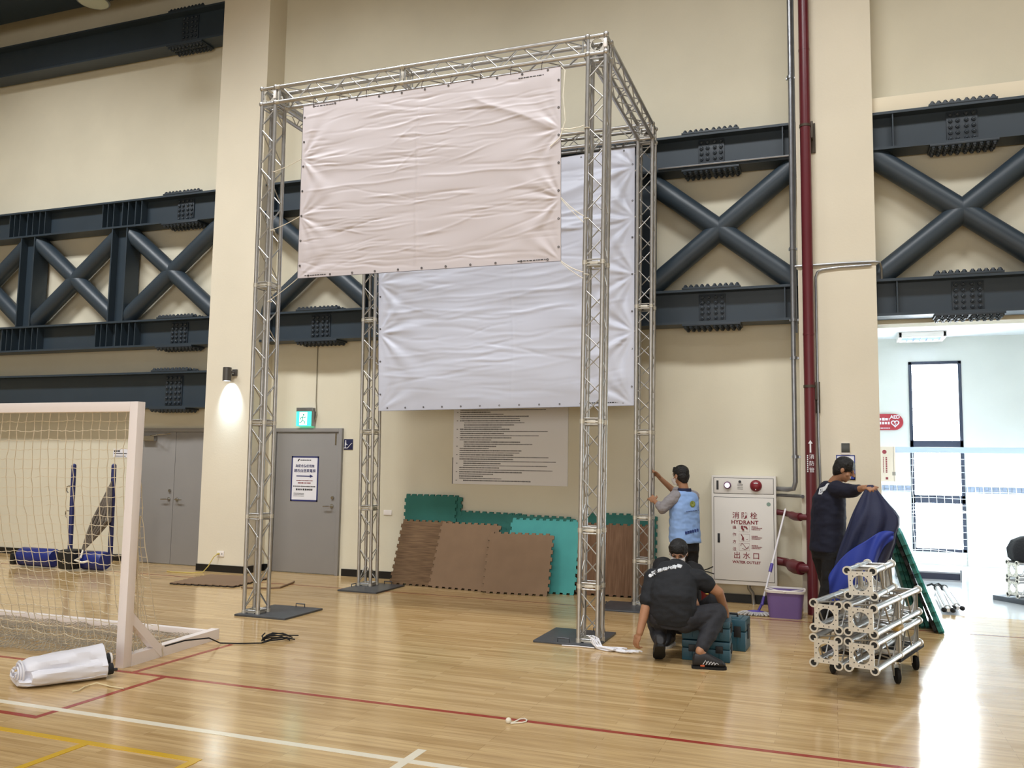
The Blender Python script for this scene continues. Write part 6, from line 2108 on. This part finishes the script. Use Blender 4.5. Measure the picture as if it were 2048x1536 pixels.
# ---- man in navy holding the cover
def p4(m):
    c = {}
    hc = at(1689, 940, 9.45)
    c['Q'], c['T'] = head(m, hc, (0.88, -0.12, -0.4), s=1.0)
    nk = at(1668, 966, 9.5)
    m.chain([hc + Vector((-0.03, 0, -0.045)), nk], [0.052, 0.06])
    side = Vector((0.62, -0.785, 0)); dep = Vector((0.785, 0.62, 0))
    ch, wa, pe = at(1657, 1010, 9.5), at(1656, 1060, 9.5), at(1654, 1100, 9.5)
    c.update(nk=nk, ch=ch, wa=wa, pe=pe, side=side, dep=dep)
    oval(m, [(nk - Vector((0, 0, 0.02)), 0.08, 0.06, side, dep), (nk - Vector((0.02, 0, 0.08)), 0.165, 0.09, side, dep), (ch, 0.16, 0.11, side, dep), (wa, 0.14, 0.1, side, dep), (pe, 0.16, 0.11, side, dep), (pe - Vector((0, 0, 0.06)), 0.14, 0.1, side, dep)])
    c['RS'], c['RE'], c['RW'] = at(1674, 980, 9.36), at(1706, 982, 9.14), at(1727, 976, 8.97)
    c['LS'], c['LE'], c['LW'] = at(1652, 980, 9.62), at(1668, 1035, 9.72), at(1690, 1070, 9.6)
    for s in 'LR': m.chain([c[s + 'S'], c[s + 'E'], c[s + 'W']], [0.055, 0.042, 0.029])
    hand(m, c['RW'], at(1743, 974, 8.88) - c['RW'], (0.1, 0.5, -0.8), (-0.2, 0.7, 0.5), 1.05, 1.05)
    hand(m, c['LW'], (0.5, -0.1, -0.6), (0.2, -0.9, 0), (0.6, 0, 0.5), 0.5)
    c['RH'], c['LH'] = pe + side * 0.09 - Vector((0, 0, 0.03)), pe - side * 0.09 - Vector((0, 0, 0.03))
    c['RA'], c['LA'] = Vector((-0.16, 9.42, 0.09)), Vector((-0.06, 9.66, 0.09))
    c['RK'], c['LK'] = c['RH'].lerp(c['RA'], 0.48) + Vector((0.03, 0, 0)), c['LH'].lerp(c['LA'], 0.48) + Vector((0.03, 0, 0))
    for s in 'LR':
        m.chain([c[s + 'H'], c[s + 'K'], c[s + 'A']], [0.088, 0.058, 0.038])
        m.cap(c[s + 'A'], c[s + 'A'] + dep * 0.13 - Vector((0, 0, 0.05)), 0.034, 0.022)
    return c


P4, c = person('person in a navy long sleeved top with a white wing print lifting a dark cover', (-0.11, 9.5, 0), p4)
sculpt('hair', hair(c['Q'], c['T'], 1.04), M_HAIR, P4, voxel=0.006, smooth=2, wrinkle=0.002, wscale=40)
eyes(c['Q'], c['T'], P4)
m = MB()
side, dep = c['side'], c['dep']
Z = Vector((0, 0, 1))
oval(m, [(c['nk'] + Z * 0.012 - dep * 0.012, 0.082, 0.066, side, dep), (c['nk'] - Z * 0.045 - dep * 0.015, 0.17, 0.1, side, dep), (c['ch'] + Z * 0.07, 0.185, 0.125, side, dep), (c['ch'] - Z * 0.06, 0.185, 0.138, side, dep), (c['wa'], 0.185, 0.14, side, dep), (c['pe'] + Z * 0.02, 0.19, 0.142, side, dep), (c['pe'] - Z * 0.015, 0.186, 0.14, side, dep)])
m.chain([c['RS'].lerp(c['nk'], 0.2), c['RS'], c['RE'], c['RE'].lerp(c['RW'], 0.5)], [0.085, 0.085, 0.066, 0.05])
m.chain([c['LS'].lerp(c['nk'], 0.2), c['LS'], c['LE'], c['LE'].lerp(c['LW'], 0.6)], [0.085, 0.08, 0.064, 0.05])
M_NAVYTOP = mat('navy_top_cloth', '10142a', 0.8, bump=0.08, bscale=120)
top = sculpt('long_sleeve_top', m, M_NAVYTOP, P4, voxel=0.008, smooth=4, wrinkle=0.008, wscale=8, seed=31)
m = MB()
for s in 'LR': m.chain([c[s + 'H'] + Z * 0.03, c[s + 'K'], c[s + 'A']], [0.108, 0.082, 0.066])
oval(m, [(c['pe'] + Z * 0.06, 0.15, 0.11, side, dep), (c['pe'], 0.17, 0.125, side, dep), (c['pe'] - Z * 0.09, 0.165, 0.12, side, dep)])
sculpt('trousers', m, M_TROUS, P4, voxel=0.009, smooth=4, wrinkle=0.008, wscale=9, seed=41)
bpy.context.view_layer.update()


def wing(m_, mx):
    pl = lambda pts: m_.prism([mx @ Vector((x * 0.75, y * 0.75, -0.012)) for x, y in pts], (mx.to_3x3() @ Vector((0, 0, 0.014))))
    pl([(0.0, -0.02), (0.05, 0.0), (0.085, 0.06), (0.09, 0.1), (0.055, 0.095), (0.03, 0.06), (-0.01, 0.045)])
    pl([(-0.07, -0.055), (-0.005, -0.06), (0.01, -0.03), (0.0, -0.02), (-0.02, -0.035), (-0.055, -0.035), (-0.06, 0.02), (-0.01, 0.03), (-0.01, 0.045), (-0.075, 0.035)])
    pl([(-0.035, -0.025), (-0.025, -0.025), (-0.025, -0.01), (-0.012, -0.01), (-0.012, 0.0), (-0.025, 0.0), (-0.025, 0.012), (-0.01, 0.012), (-0.01, 0.022), (-0.035, 0.022)])
    pl([(-0.05, -0.1), (-0.035, -0.1), (-0.035, -0.09), (-0.05, -0.09)]); pl([(0.0, -0.085), (0.012, -0.08), (0.012, -0.07), (0.0, -0.075)])


PRINT_X = Vector((0.62, -0.785, 0))
stick(top, [wing], [(1646, 981, 0.05)], 0.05, M_PRINT, 'wing_print')
for s in 'LR':
    shoe(P4, c[s + 'A'], (0.95, -0.1), [mat('dark_shoe', '17181c', 0.6), mat('white_sole', 'd8d6d0', 0.6)], L=0.28)
